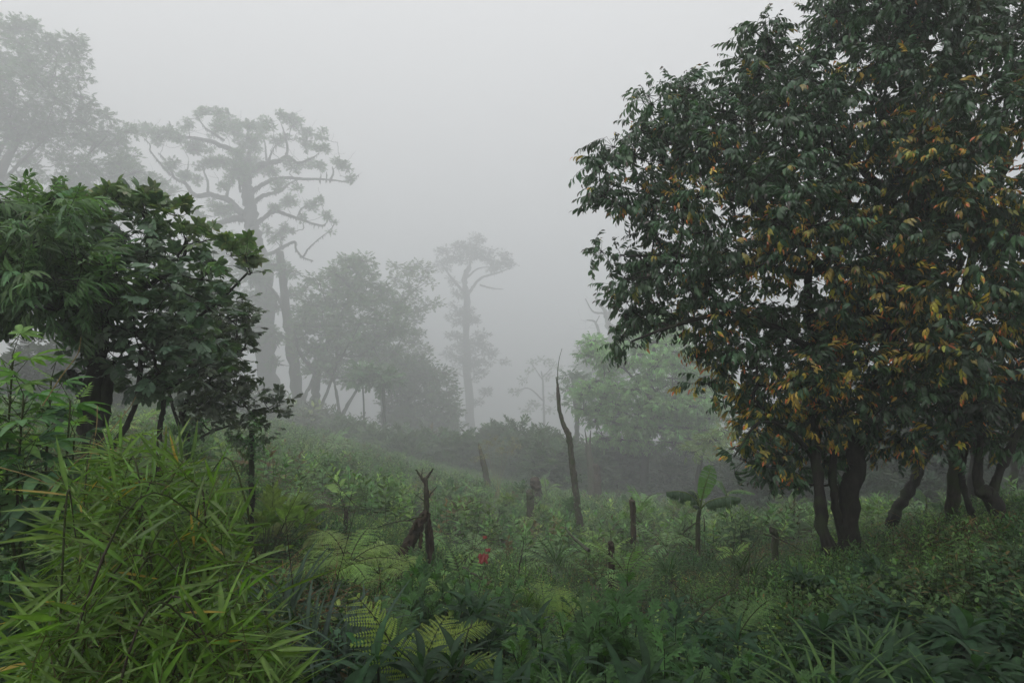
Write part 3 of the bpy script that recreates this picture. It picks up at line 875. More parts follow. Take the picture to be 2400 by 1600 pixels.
shade_trunk('forked_tree', 'dark trunk forking in two at the right edge', 7.4,
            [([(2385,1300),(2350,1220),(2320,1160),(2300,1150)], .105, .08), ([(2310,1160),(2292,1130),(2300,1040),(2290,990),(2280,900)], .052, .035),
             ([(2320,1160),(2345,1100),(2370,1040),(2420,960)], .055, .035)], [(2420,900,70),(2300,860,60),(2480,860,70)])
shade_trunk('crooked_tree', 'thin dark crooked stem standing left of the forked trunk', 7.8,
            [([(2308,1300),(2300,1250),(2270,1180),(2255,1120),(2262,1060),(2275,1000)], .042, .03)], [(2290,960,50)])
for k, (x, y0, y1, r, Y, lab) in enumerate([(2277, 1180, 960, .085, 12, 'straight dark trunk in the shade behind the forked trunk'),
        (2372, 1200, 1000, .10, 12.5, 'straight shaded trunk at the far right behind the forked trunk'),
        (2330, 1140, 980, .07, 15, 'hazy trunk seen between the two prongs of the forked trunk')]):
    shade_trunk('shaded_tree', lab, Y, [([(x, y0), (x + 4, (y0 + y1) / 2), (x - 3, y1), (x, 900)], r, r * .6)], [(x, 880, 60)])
for x, y0, y1, r, Y, lab in [(1580, 1105, 1000, .17, 27, 'hazy straight trunk under the green round tree, thickest of three'),
        (1555, 1095, 1020, .10, 27, 'hazy thin trunk just left of the thickest one under the round tree'),
        (1440, 1090, 1010, .06, 24, 'thin dark pole trunk in the undergrowth left of the round tree trunk')]:
    simple_tree('understory_tree', lab, 'tree', Y, None, [(x, y0), (x + 2, (y0 + y1) / 2), (x - 3, y1), (x, y1 - 60)], discs=[(x, y1 - 60, 30), (x - 20, y1 - 40, 25), (x + 25, y1 - 50, 25)], dY=.5, r0=r, r1=r * .6, nper=30, bark=M_BARK)

for x, y0, y1, r, Y, lab in [(900, 1080, 900, .09, 26, 'thin pale misty trunk rising in front of the airy tree'), (852, 1040, 890, .05, 26, 'thinnest misty stem left of the pale trunk below the round crown'),
        (608, 930, 790, .16, 40, 'misty trunk close to the left side of the moss-hung trunk')]:
    simple_tree('slim_tree', lab, 'tree', Y, None, [(x, y0), (x + 1, (y0 + y1) / 2), (x - 2, y1)], discs=[(x, y1 - 20, 26), (x - 14, y1, 18), (x + 18, y1 - 6, 20)], dY=.5, r0=r, r1=r * .6, nper=24)

# --- near left tree with big oval leaves
random.seed(9); rng = np.random.default_rng(9)
kit_oval = [T_spray(oval, 8, .20, 62, -12, .145, .0035, .3, whorl=w, start=.25) for w in (True, False, False, True, False)]
kit_ovalR = [T_spray(oval, 9, .16, 62, 10, .16, .004, .1, whorl=True, young=3, start=.3, red=False) for w in range(3)]
def left_tree():
    Y = 6.4
    f = P(226, 1100, Y); gz = float(ground(f[0], f[1]))
    root = thing('oval_leaf_tree', (f[0], f[1], gz), 'dark green tree with large oval leaves and thick trunk at left', 'tree')
    W, L = Soup(), Soup()
    T = lambda pts, a, b, dY=0: (np.array([P(x, y, Y + dY) for x, y in pts]), [a, b])
    LB = [T([(232,1200),(228,1080),(215,980),(222,880),(235,780),(228,700),(250,600)], .125, .05),
          T([(215,960),(185,900),(165,870)], .07, .04), T([(240,1000),(255,900),(262,860)], .06, .04),
          T([(245,1070),(290,1010),(318,950),(328,880),(330,820)], .035, .02, -.2), T([(318,950),(340,900),(360,870)], .02, .012, -.2),
          T([(372,1130),(376,1000),(382,960),(380,880),(385,800)], .036, .02, .2), T([(230,740),(330,680),(420,620),(440,560)], .04, .015),
          T([(226,720),(150,680),(60,650),(0,640)], .04, .015, .1), T([(240,800),(130,720),(60,680)], .025, .01, -.2), T([(385,800),(470,740),(530,690),(580,640)], .02, .01),
          T([(330,690),(345,580),(340,520),(330,490)], .02, .01)]
    poly = [(60,600),(120,520),(160,480),(190,490),(215,470),(260,455),(300,470),(330,465),(395,480),(400,500),(410,560),(440,580),(470,600),(500,612),(530,625),(520,660),(510,700),(520,760),(515,830),(500,860),(490,870),
            (450,925),(430,930),(380,935),(335,915),(300,890),(270,870),(240,900),(180,870),(150,830),(110,800),(60,790),(0,740),(-40,700),(0,640)]
    cs = clumps_poly(poly, Y, .85, 135, .24)
    px = 1200 + F * cs[:, 0] / cs[:, 1]; py = 800 - F * (cs[:, 2] - CZ) / cs[:, 1]
    hole = ((np.hypot(px - 150, py - 790) < 55) | (np.hypot(px - 215, py - 700) < 20) | (np.hypot(px-70,py-760)<30)) & (rng.uniform(0, 1, len(px)) < .8)
    cs, px, py = cs[~hole], px[~hole], py[~hole]
    tips = np.array([P(x, y, Y - .2) for x, y in [(155,505),(180,480),(215,500),(250,475),(270,465),(300,480),(345,500),(395,490),(420,505),(435,560),(480,565),(510,560),(540,600),(575,600),(590,640),(340,470)]])
    grow(W, LB, np.vstack([cs, tips]), .005, wiggle=.09)
    leaf_clumps(L, W, cs, .20, 7, kit_oval, .76, (.115, .185, .115), up=.25, flat=.75, twig=.003, cv=.3, shell=.4)
    leaf_clumps(L, W, tips, .10, 6, kit_ovalR, .74, (.12, .19, .085), (.20, .24, .10), up=1.0, flat=.75, twig=.003, cv=.2)
    W.build('trunk', M_BARK, root); L.build('crown', M_LEAF, root)
left_tree()

kit_nar = [T_spray([T_leaf(1, .20, 4, .7, .25, .4), T_leaf(1, .18, 4, 1.1, .25, .4)], 11, .26, 48, -22, .15, .003, .5, start=.1) for _ in range(5)]
def left_bush():
    Y = 5.6
    f = P(20, 1150, Y); gz = float(ground(f[0], f[1]))
    root = thing('narrow_leaf_tree', (f[0], f[1], gz), 'light green small tree with narrow drooping leaves at the left edge', 'tree')
    W, L = Soup(), Soup()
    T = lambda pts, a, b: (np.array([P(x, y, Y) for x, y in pts]), [a, b])
    LB = [T([(-60,1250),(-70,1000),(-60,800),(-20,700),(40,600)], .06, .02), T([(-20,700),(80,640),(180,600),(240,620)], .02, .008), T([(-60,800),(-120,650),(-80,520)], .03, .01),
          T([(40,600),(90,520),(120,460)], .015, .006)]
    poly = [(-200,480),(-60,450),(10,450),(60,455),(110,440),(150,480),(190,520),(180,580),(230,600),(290,640),(270,690),(200,680),(190,730),(100,740),(40,720),(-60,760),(-200,760)]
    cs = clumps_poly(poly, Y, .7, 95, .22)
    grow(W, LB, cs, .004, wiggle=.09)
    leaf_clumps(L, W, cs, .19, 8, kit_nar, .95, (.10, .18, .08), (.17, .23, .07), up=.15, flat=.8, twig=.003, cv=.3)
    W.build('trunk', M_BARK, root); L.build('crown', M_SOFT, root)
left_bush()
def left_back():
    Y = 8.5
    f = P(440, 1130, Y); gz = float(ground(f[0], f[1]))
    root = thing('small_leaf_tree', (f[0], f[1], gz), 'greyish small-leaved tree close behind the oval-leaved tree, on its right', 'tree')
    W, L = Soup(), Soup()
    T = lambda pts, a, b: (np.array([P(x, y, Y) for x, y in pts]), [a, b])
    LB = [T([(455,1150),(440,1060),(428,980),(420,900),(430,820),(450,740)], .05, .02), T([(428,980),(445,900),(440,820)], .03, .015), T([(420,1000),(390,900),(385,860)], .03, .012),
          T([(440,1040),(500,1010),(560,990),(640,950)], .02, .006), T([(430,900),(490,860),(540,840)], .02, .008)]
    poly = [(400,680),(450,650),(520,660),(570,700),(585,760),(570,830),(580,900),(620,930),(600,950),(560,960),(520,1010),(470,1000),(440,960),(400,900),(380,800)]
    cs = clumps_poly(poly, Y, .8, 90, .26)
    cs = np.vstack([cs, [P(x, y, Y) for x, y in [(600,985),(640,965),(655,950),(620,1000),(560,1010)]]])
    grow(W, LB, cs, .005, wiggle=.09)
    leaf_clumps(L, W, cs, .24, 10, kit_oval, .6, (.07, .10, .06), (.13, .13, .07), up=.2, flat=.75, twig=.003, cv=.3)
    W.build('trunk', M_BARK, root); L.build('crown', M_LEAF, root)
left_back()
# --- the tree overhead, just out of the picture, that shades the foreground
random.seed(10); rng = np.random.default_rng(10)
def overhead():
    root = thing('overhead_tree', (-3.2, -3.5, float(ground(-3.2, -3.5))), 'leafy forest-edge tree above and behind the viewpoint, shading the foreground', 'tree')
    W, L = Soup(), Soup()
    cs = []
    while len(cs) < 185:
        x, y, z = rng.uniform(-3.8, 8.5), rng.uniform(-3.5, 4.2), rng.uniform(4.2, 7.5)
        if z > 3.4 + .62 * max(y, -1) and z > 3.4 + .62 * max(y, -1): cs.append([x, y, z])
    cs = np.array(cs)
    grow(W, [(np.array([[-3.2, -3.5, float(ground(-3.2, -3.5)) - .2], [-3.0, -3.4, 2.5], [-2.4, -3.0, 4.6], [-1.2, -2.4, 6.2]]), [.22, .1]),
             (np.array([[-2.4, -3.0, 4.4], [.5, -1.8, 5.2], [4, -1.2, 5.6]]), [.1, .04]), (np.array([[-2.6, -3.1, 4.2], [-4.5, -1.0, 5.2], [-6.5, .5, 5.8]]), [.1, .04])], cs, .008)
    leaf_clumps(L, W, cs, .6, 14, kit_oval, 1.2, (.04, .07, .035), up=.3, flat=.6, twig=.005)
    W.build('trunk', M_BARK, root); L.build('crown', M_LEAF, root)
overhead()
#@@SHRUBS
# ================================================================== SHRUBS at the clearing's far edge
random.seed(12); rng = np.random.default_rng(12)
kit_sh = [T_spray(lance[:2], 9, .32, 60, -5, .15, .004, .5, start=.1) for _ in range(5)]
kit_sh2 = [T_spray([T_rhomb(1, .35, .4)], 11, .4, 60, 0, .17, .004, .5, start=.1) for _ in range(5)]
def shrub(name, label, px, ptop, w, Y, n, col=LG, nper=20, temps=kit_sh2, h=None, group=None, crad=.45, dep=1.6):
    kk = K(Y); Y = WY(Y); crad *= kk; dep *= kk
    x0 = (px - 1200) / F * Y
    gz = float(ground(x0, Y))
    top = CZ + (800 - ptop) / F * Y
    H = max(.6, top - gz)
    R = w / F * Y / 2
    root = thing(name, (x0, Y, gz), label, 'shrub', group)
    W, L = Soup(), Soup()
    cs = []
    for _ in range(n):
        u = nrm(rng.normal(0, 1, 3)); u[2] = abs(u[2])
        q = rng.uniform(.3, 1) ** .6 * rng.uniform(.8, 1.08)
        cs.append([x0 + u[0] * R * q, Y + u[1] * dep * q, gz + .1 + u[2] * H * q * .92])
    cs = np.array(cs)
    LB = []
    for k in range(5):
        a = k * 1.3
        LB.append((np.array([[x0 + .1 * math.cos(a), Y + .1 * math.sin(a), gz - .1], [x0 + R * .3 * math.cos(a), Y + .3 * math.sin(a), gz + H * .35], [x0 + R * .5 * math.cos(a), Y + .6 * math.sin(a), gz + H * .6]]), [.035, .015]))
    grow(W, LB, cs, .007)
    leaf_clumps(L, W, cs, crad, nper, temps, kk, col, up=.45, flat=.7, twig=.006, cv=.3, tone_clump=.25)
    W.build('stems', M_BARK, root); L.build('foliage', M_FAR if Y > 20 else M_SOFT, root)
SG = 'shrubs along the far edge of the clearing'
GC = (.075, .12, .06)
for px, pt, w, Y, n, col, lab in [
    (800, 985, 130, 25, 34, GC, 'misty shrub at the left end of the far thicket, under the round tree'),
    (880, 1010, 120, 24, 34, GC, 'misty shrub at the foot of the thin pale trunk'),
    (960, 1020, 150, 23.5, 44, GC, 'dark bushy shrub behind the forked dead stem'),
    (1060, 1000, 130, 24, 40, GC, 'misty shrub directly below the far flat-topped tree'),
    (1170, 985, 150, 25, 46, GC, 'rounded misty shrub behind the pale dry seed stalks'),
    (1250, 975, 170, 23, 60, (.06, .10, .05), 'large rounded shrub left of the tall snag'),
    (1300, 1010, 110, 21, 36, GC, 'leafy shrub right behind the tall snag'),
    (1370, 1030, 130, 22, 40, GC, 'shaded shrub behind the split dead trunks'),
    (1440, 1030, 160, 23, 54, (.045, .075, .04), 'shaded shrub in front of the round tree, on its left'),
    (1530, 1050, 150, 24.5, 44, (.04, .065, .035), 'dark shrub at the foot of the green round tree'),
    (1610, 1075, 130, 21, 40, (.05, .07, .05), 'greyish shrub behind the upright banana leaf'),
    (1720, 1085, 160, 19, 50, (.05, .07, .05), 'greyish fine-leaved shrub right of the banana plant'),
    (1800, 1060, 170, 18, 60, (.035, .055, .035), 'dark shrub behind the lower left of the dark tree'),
    (1640, 990, 140, 26, 40, (.05, .08, .045), 'misty shrub high behind the small tuft-bearing tree'),
    (530, 960, 120, 27, 34, GC, 'misty shrub on the slope left of the moss-hung trunk base'),
    (660, 930, 130, 30, 40, GC, 'misty shrub between the moss-hung trunk and the forked tree'),
    (740, 960, 110, 29, 34, (.07, .08, .05), 'brownish misty shrub at the feet of the leaning stems')]:
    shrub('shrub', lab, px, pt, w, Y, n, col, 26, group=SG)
# dark understory behind the right-hand trees
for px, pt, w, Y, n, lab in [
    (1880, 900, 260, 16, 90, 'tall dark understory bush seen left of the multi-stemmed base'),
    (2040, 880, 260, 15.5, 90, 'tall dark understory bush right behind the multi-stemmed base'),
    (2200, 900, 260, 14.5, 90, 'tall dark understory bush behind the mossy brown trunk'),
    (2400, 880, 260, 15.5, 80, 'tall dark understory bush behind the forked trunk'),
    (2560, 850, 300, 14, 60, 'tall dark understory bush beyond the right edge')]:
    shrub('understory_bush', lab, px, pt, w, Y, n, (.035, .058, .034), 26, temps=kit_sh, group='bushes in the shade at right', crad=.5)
# behind the left trees
for px, pt, w, Y, n, lab in [(60, 830, 260, 22, 80, 'hazy bush far behind the compound-leaved plants at left'), (300, 880, 240, 24, 80, 'hazy bush seen between the thin stems at left'), (130, 790, 300, 17, 90, 'tall hazy bush directly behind the thick trunk of the oval-leaved tree'), (430, 900, 200, 20, 60, 'hazy bush on the slope behind the small-leaved tree')]:
    shrub('hazy_bush', lab, px, pt, w, Y, n, (.04, .055, .035), 18, group='hazy bushes at left')

# ================================================================== DEAD WOOD
random.seed(21); rng = np.random.default_rng(21)
def splinter(S, p, r, n=5, h=.2, lean=(0, 0)):
    for k in range(n):
        a = rng.uniform(0, 6.28); q = r * rng.uniform(.3, .8)
        b = p + np.array([math.cos(a) * q, math.sin(a) * q, -.08])
        hh = h * rng.uniform(.4, 1)
        tube(S, [b, b + np.array([lean[0] * hh * .5, lean[1] * hh * .5, hh * .5 + .05]), b + np.array([lean[0] * hh, lean[1] * hh, hh + .05])], [r * .38, r * .28, r * .03], 5, rough=.25)
def snag(name, label, pts, rad, mat=M_DEAD, limbs=(), cat='dead trunk', spl=(5, .2), rough=.1, sides=12, dig=.4, group=None):
    kk = K(pts[0][2]); rad = [v * kk for v in rad]; limbs = [(a_, b_ * kk, c_ * kk) for a_, b_, c_ in limbs]
    q = np.array([P(*p) for p in pts])
    gz = float(ground(q[0][0], q[0][1]))
    if q[0][2] > gz - .1: q = np.vstack([[q[0][0], q[0][1], gz - .25], q]); rad = [rad[0]] + list(rad)
    root = thing(name, (q[0][0], q[0][1], gz), label, cat, group)
    S = Soup()
    n = max(16, 5 * len(q))
    sp = smooth_path(q, n); rr = np.interp(np.linspace(0, 1, n), np.linspace(0, 1, len(rad)), rad)
    sp = sp + rng.normal(0, 1, sp.shape) * rr[:, None] * .07
    rr = rr * (1 + rng.normal(0, .05, n))
    tube(S, sp, rr, sides, rough=rough)
    if spl[0]: splinter(S, sp[-1], rr[-1], *spl)
    S.build('trunk', mat, root)
    for pp, a, b in limbs:
        B = Soup(); v = np.array([P(*p) for p in pp])
        sv = smooth_path(v, 12); sv[1:] += rng.normal(0, .25 * b + .002, sv[1:].shape)
        tube(B, sv, np.linspace(a, b, 12), 7, rough=.12)
        B.build('branch', mat, root)
    return root
sn = snag('snag', 'tall mossy dead trunk tapering to a thin whip, standing in the clearing',
     [(1364,1262,13.4),(1358,1220,13.4),(1352,1175,13.4),(1347,1130,13.4),(1342,1095,13.4),(1338,1051,13.4),(1333,1019,13.4),(1322,997,13.4),(1312,965,13.4),(1308,923,13.4),(1307,900,13.4)],
     [.080,.076,.072,.074,.068,.062,.066,.050,.043,.038,.024], M_DEAD, [([(1307,905,13.4),(1305,893,13.4),(1303,884,13.4)], .024, .006),
     ([(1307,902,13.4),(1307,880,13.4),(1309,850,13.4),(1317,816,13.4)], .013, .004), ([(1338,1100,13.3),(1336,1085,13.3),(1333,1072,13.3)], .03, .008)], spl=(3, .08))
V = Soup()
pp = np.array([P(x, y, 13.28) for x, y in zip(rng.normal(1356, 8, 46), rng.uniform(1105, 1215, 46))])
place(V, oval, pp, frames(nrm(rng.normal(0, 1, (46, 3)) + [0, -1., -.2])), rng.uniform(.06, .13, 46), jitcol((.05, .09, .04), 46))
V.build('climbing_vine', M_SOFT, sn)
snag('snag', 'short split-topped post stump right of the tall dead trunk', [(1484,1237,12.2),(1484,1205,12.2),(1482,1172,12.2)], [.055,.052,.062], M_ROT, spl=(3, .12), cat='tree stump')
snag('snag', 'slanting misty dead trunk left of the pale dry stalks', [(1147,1152,17),(1140,1120,17),(1132,1080,17),(1122,1040,17)], [.10,.085,.075,.03], M_DEAD, spl=(2, .15))
snag('snag', 'taller dead trunk splitting upward just behind and right of the tall snag', [(1386,1110,19.5),(1382,1070,19.5),(1378,1045,19.5)], [.12,.10,.09], M_DEAD,
     [([(1378,1050,19.5),(1374,1030,19.5),(1371,1004,19.5)], .04, .01), ([(1380,1050,19.5),(1383,1030,19.5),(1384,1008,19.5)], .05, .012), ([(1376,1060,19.5),(1374,1048,19.5),(1369,1036,19.5)], .03, .01)], spl=(2, .3))
snag('snag', 'low mossy stump in front of the far thicket with leaf tufts on top', [(1256,1160,15.5),(1255,1140,15.5),(1254,1122,15.5)], [.15,.13,.12], M_ROT, spl=(3, .1), cat='tree stump')
snag('snag', 'pale-topped low cut stump left of the tall snag', [(1243,1180,14),(1242,1160,14),(1241,1150,14)], [.085,.08,.075], M_DEAD, spl=(0, 0), cat='tree stump')
snag('snag', 'brown broken stump in the shade behind the tall snag', [(1400,1125,19),(1399,1105,19),(1398,1090,19)], [.12,.10,.11], M_ROT, spl=(3, .1), cat='tree stump')
snag('snag', 'short dark stump hidden among ferns below the post stump', [(1433,1300,8.2),(1433,1285,8.2),(1432,1272,8.2)], [.042,.04,.038], M_ROT, spl=(2, .03), cat='tree stump')
snag('snag', 'charred hollow stump among ferns at the foot of the left slope', [(705,1222,9.2),(703,1200,9.2),(701,1176,9.2)], [.085,.075,.085], M_ROT, spl=(6, .12), cat='tree stump', rough=.25)
snag('snag', 'small broken pale-topped stump left of the leaning rotten log', [(811,1232,8.8),(811,1212,8.8),(811,1196,8.8)], [.032,.03,.026], M_DEAD, spl=(3, .10), cat='tree stump')
snag('snag', 'reddish broken stump at the right, in low herbs below the banana plant', [(1816,1258,8.6),(1812,1245,8.6),(1806,1238,8.6)], [.045,.045,.03], M_DEAD, spl=(2, .05), cat='tree stump')
snag('forked_snag', 'slim dead stem with broken forked arms rising above the rotten log',
     [(1003,1275,8.6),(1002,1230,8.6),(1000,1190,8.6),(999,1150,8.6),(997,1118,8.6)], [.040,.040,.036,.034,.028], M_DEAD,
     [([(995,1130,8.6),(984,1115,8.6),(975,1100,8.6)], .022, .010), ([(1000,1120,8.6),(1008,1108,8.6),(1015,1097,8.6)], .020, .010), ([(1004,1165,8.6),(1010,1155,8.6),(1024,1140,8.6)], .016, .005),
      ([(998,1178,8.6),(985,1166,8.6),(970,1155,8.6)], .008, .003), ([(988,1122,8.6),(989,1108,8.6),(991,1095,8.6)], .010, .003)], spl=(3, .06))
snag('rotten_log', 'thick rotten brown log leaning against the foot of the forked dead stem',
     [(945,1310,8.2),(958,1275,8.25),(975,1240,8.3),(992,1210,8.4),(1002,1199,8.45)], [.085,.075,.065,.062,.05], M_ROT, [([(975,1240,8.25),(976,1220,8.2),(980,1212,8.2)], .03, .008),
     ([(990,1215,8.35),(986,1250,8.3),(985,1285,8.2)], .04, .02)], spl=(4, .04), rough=.22)
snag('rotten_log', 'splintered upright slab of rotten wood under the leaning log', [(1010,1290,8.4),(1008,1250,8.4),(1005,1215,8.4)], [.045,.04,.02], M_ROT, spl=(5, .12), rough=.3)
for pts, r, lab in [([(1602,1247,10.2),(1620,1232,10.2),(1640,1222,10.2)], .016, 'pale fallen branch lying in herbs below the banana plant, longest'),
                    ([(1650,1245,10.2),(1651,1225,10.2),(1649,1205,10.2)], .012, 'pale crooked dead twig standing right of the banana stem'),
                    ([(1490,1232,11.6),(1515,1240,11.4),(1545,1256,11.2)], .010, 'pale straight stick lying right of the post stump'),
                    ([(1380,1290,9.5),(1340,1255,10.5),(1325,1235,11)], .03, 'rotting branch leaning left of the base of the tall snag'),
                    ([(990,1210,7.2),(900,1230,7.6),(830,1260,7.8)], .008, 'thin dark dead branch lying left of the rotten log'),
                    ([(1215,1345,6),(1222,1300,6),(1228,1262,6)], .007, 'thin pale leaning stick right of the red scraps'),
                    ([(1085,1330,5.4),(1110,1345,5.3),(1140,1360,5.2)], .012, 'pale stick lying below the red scraps'),
                    ([(1070,1600,2.7),(1085,1540,2.8),(1095,1480,2.9),(1110,1450,3)], .006, 'orange-brown dry stalk rising from the bottom edge'),
                    ([(1630,1455,3.6),(1690,1400,3.8),(1730,1370,4)], .007, 'pale bent stalk in the dark herbs, lower right'),
                    ([(1790,1250,8.),(1830,1265,7.8),(1880,1290,7.5)], .012, 'dark stick on the ground left of the multi-stemmed base'),
                    ([(2245,1305,6.4),(2290,1270,6.6),(2340,1245,6.9),(2400,1230,7)], .014, 'dark bare branch propped across the foot of the crooked stem')]:
    q = np.array([P(*p) for p in pts]); S = Soup()
    tube(S, smooth_path(q, 12, .004), np.linspace(r, r * .45, 12), 6, rough=.15)
    tag(S.build('fallen_branch', M_DEAD), lab, 'stick', 'fallen sticks and dead stalks')

# ================================================================== BANANAS
def banana_leaf(S, pts, width, sag=.3, torn=.35, col=(.06, .12, .05), back=(0, -1, .2), petiole=.22, narrow=.0):
    """midrib through pts; blades on both sides split into strips that hang down"""
    n = 44
    sp = smooth_path(pts, n); T = nrm(np.gradient(sp, axis=0))
    ref = nrm(np.array(back, float))
    side = nrm(np.cross(T, ref)); up = np.cross(side, T)
    L = np.sum(np.linalg.norm(np.diff(sp, axis=0), axis=1))
    tube(S, sp, np.linspace(.022, .004, n) * (L / 1.0), 6, (.14, .20, .06))
    for sgn in (-1, 1):
        i = int(n * petiole); hang = 0
        while i < n - 1:
            st = int(rng.integers(2, 5)) if rng.uniform() < torn else int(rng.integers(4, 10))
            e_ = min(n - 1, i + st)
            hang = sag * rng.uniform(.5, 1.3)
            m = 4
            V = []
            for k in range(i, e_ + 1):
                f = (k / (n - 1) - petiole) / (1 - petiole)
                w = width / 2 * math.sin(math.pi * min(max(f * .93 + .05, 0), 1)) ** .55
                kk = k - (.5 if k == e_ and e_ < n - 1 else 0)
                for q in range(m + 1):
                    s = q / m
                    p = sp[k] + side[k] * sgn * w * s * math.cos(hang * s * 1.4) - np.array([0, 0, 1]) * w * s * math.sin(hang * s * 1.4) + up[k] * .012 * math.sin(k * 1.9) * s + T[k] * (kk - k + s * 1.2) * L / n
                    V.append(p)
            V = np.array(V); T_ = []
            for a in range(e_ - i):
                for q in range(m):
                    o = a * (m + 1) + q
                    T_ += [(o, o + 1, o + m + 2), (o, o + m + 2, o + m + 1)]
            S.add(V, T_, np.asarray(col) * rng.uniform(.85, 1.15))
            i = e_
def banana(label, foot, top, r, leaves):
    f = P(*foot); gz = float(ground(f[0], f[1]))
    root = thing('banana_plant', (f[0], f[1], gz), label, 'banana plant', 'young banana plants')
    S = Soup(); tube(S, smooth_path([[f[0], f[1], gz - .1], f, P(*top)], 10), np.linspace(r, r * .55, 10), 9, rough=.08)
    S.build('stem', M_BARKM, root)
    for pts, w, sag, torn, back, col in leaves:
        B = Soup(); banana_leaf(B, np.array([P(*p) for p in pts]), w, sag, torn, col, back)
        B.build('leaf', M_SOFT, root)
G1, G2, G3 = (.12, .23, .09), (.09, .15, .09), (.04, .07, .04)
banana('young banana plant with one tall upright leaf and drooping torn side leaves', (1636,1222,11.8), (1641,1192,11.8), .055,
    [([(1641,1192,11.8),(1646,1165,11.75),(1655,1130,11.7),(1662,1108,11.75),(1666,1091,11.8)], .34, .15, .05, (.1,-1,.2), G1),
     ([(1640,1192,11.8),(1632,1172,11.7),(1612,1156,11.6),(1590,1151,11.5),(1563,1152,11.4)], .42, 1.3, .9, (0,-.5,1), G2),
     ([(1642,1192,11.8),(1656,1178,11.7),(1680,1168,11.6),(1710,1163,11.5),(1734,1166,11.4)], .44, 1.3, .9, (0,-.5,1), G2),
     ([(1640,1190,11.8),(1637,1170,11.9),(1628,1152,12),(1614,1148,12.1)], .20, .9, .8, (0,-.6,.8), G3),
     ([(1641,1192,11.8),(1634,1184,11.6),(1625,1184,11.3)], .14, 1.0, .6, (0,-.6,.8), G3)])
banana('half-hidden banana plant just behind the tall upright leaf, one ragged leaf bent right', (1703,1185,13.4), (1703,1163,13.4), .04,
    [([(1703,1163,13.4),(1700,1150,13.3),(1690,1133,13.2),(1676,1125,13.2)], .24, .3, .3, (.2,-1,.4), (.10,.17,.09)),
     ([(1703,1163,13.4),(1712,1152,13.4),(1735,1148,13.3),(1768,1156,13.2)], .2, 1.1, .9, (0,-.5,1), G1)])
banana('tiny banana plant with a single pale upright leaf, left of the dark multi-stemmed base', (1861,1185,12.5), (1863,1165,12.5), .02,
    [([(1862,1180,12.5),(1863,1160,12.5),(1867,1148,12.5),(1866,1138,12.5)], .14, .2, .1, (.2,-1,.2), (.10,.16,.09))])
banana('banana plant in the shade right of the leaning trunk, with arching blue-green leaves', (2170,1215,11.5), (2172,1180,11.5), .03,
    [([(2172,1180,11.5),(2168,1165,11.5),(2155,1152,11.4),(2138,1155,11.3)], .22, .6, .3, (0,-1,.6), G2),
     ([(2172,1180,11.5),(2185,1178,11.5),(2205,1180,11.4),(2225,1190,11.3)], .2, 1.1, .8, (0,-.5,1), G2)])
banana('large torn banana leaf sprout low at the right edge below the forked trunk', (2395,1330,5.6), (2392,1305,5.6), .03,
    [([(2392,1310,5.6),(2375,1290,5.5),(2350,1275,5.4),(2334,1276,5.4)], .22, .9, .5, (0,-.6,1), (.06,.10,.06))])

# ================================================================== FERNS
def T_frond(n=18, wid=.26, arc=1.1, fine=8, size=1.0, rise=.9):
    """arching rachis along +Y starting steeply, pinnae on both sides cut into leaflets"""
    items = []
    s = np.linspace(0, 1, 14)
    ang = rise - arc * s * 1.5
    dl = 1 / 13
    y = np.concatenate([[0], np.cumsum(np.cos(ang[:-1]) * dl)]); z = np.concatenate([[0], np.cumsum(np.sin(ang[:-1]) * dl)])
    pts = np.stack([0 * y, y, z], -1)
    items.append((T_stem(pts, .008, .002), I3, (0, 0, 0), 1, 1, None))
    rh = T_rhomb(1, .62, .2)
    for k in range(n):
        f = .16 + .83 * k / (n - 1)
        g = (f - .16) / .84
        L = random.uniform(.88, 1.08) * wid * (math.sin(math.pi * (g * .80 + .17)) ** 1.1 if g < .98 else .08)
        i = f * 13; a = int(min(i, 12)); t = i - a
        p = pts[a] * (1 - t) + pts[a + 1] * t
        an = ang[a]
        for sd in (-1, 1):
            Rp = rot(sd * R_(-72 + 18 * g + random.uniform(-5, 5)), -.15 + random.uniform(-.12, .12), 0)
            Rr = np.array([[1, 0, 0], [0, math.cos(an), -math.sin(an)], [0, math.sin(an), math.cos(an)]])
            Rm = Rr @ Rp
            if fine:
                m = fine
                sub = []
                for j in range(m):
                    h = (j + .5) / m
                    ll = L * .17 * (1 - h * .7) + .004
                    for s2 in (-1, 1):
                        sub.append((rh, rot(s2 * R_(-68), 0, 0), (0, L * h, -.12 * L * h * h), ll, random.uniform(.85, 1.12), None))
                sub.append((rh, I3, (0, L * .9, -.1 * L), L * .12, 1, None))
                items.append((T_join(sub), Rm, p, 1, random.uniform(.9, 1.1), None))
            else:
                items.append((T_leaf(1, .24, 2, .4, 0), Rm, p, L, random.uniform(.9, 1.1), None))
    return T_join(items)
random.seed(31); rng = np.random.default_rng(31)
FR_FINE = [T_frond(13, .30, 1.0, 11, rise=.8), T_frond(12, .32, .8, 11, rise=.9), T_frond(13, .27, .6, 11, rise=.7)]
FR_MID = [T_frond(13, .28, 1.0, 0, rise=.9), T_frond(12, .3, 1.2, 0, rise=1.0), T_frond(13, .24, .6, 0, rise=1.1)]
FG = 'ferns growing across the clearing'
_fern_proto = {}
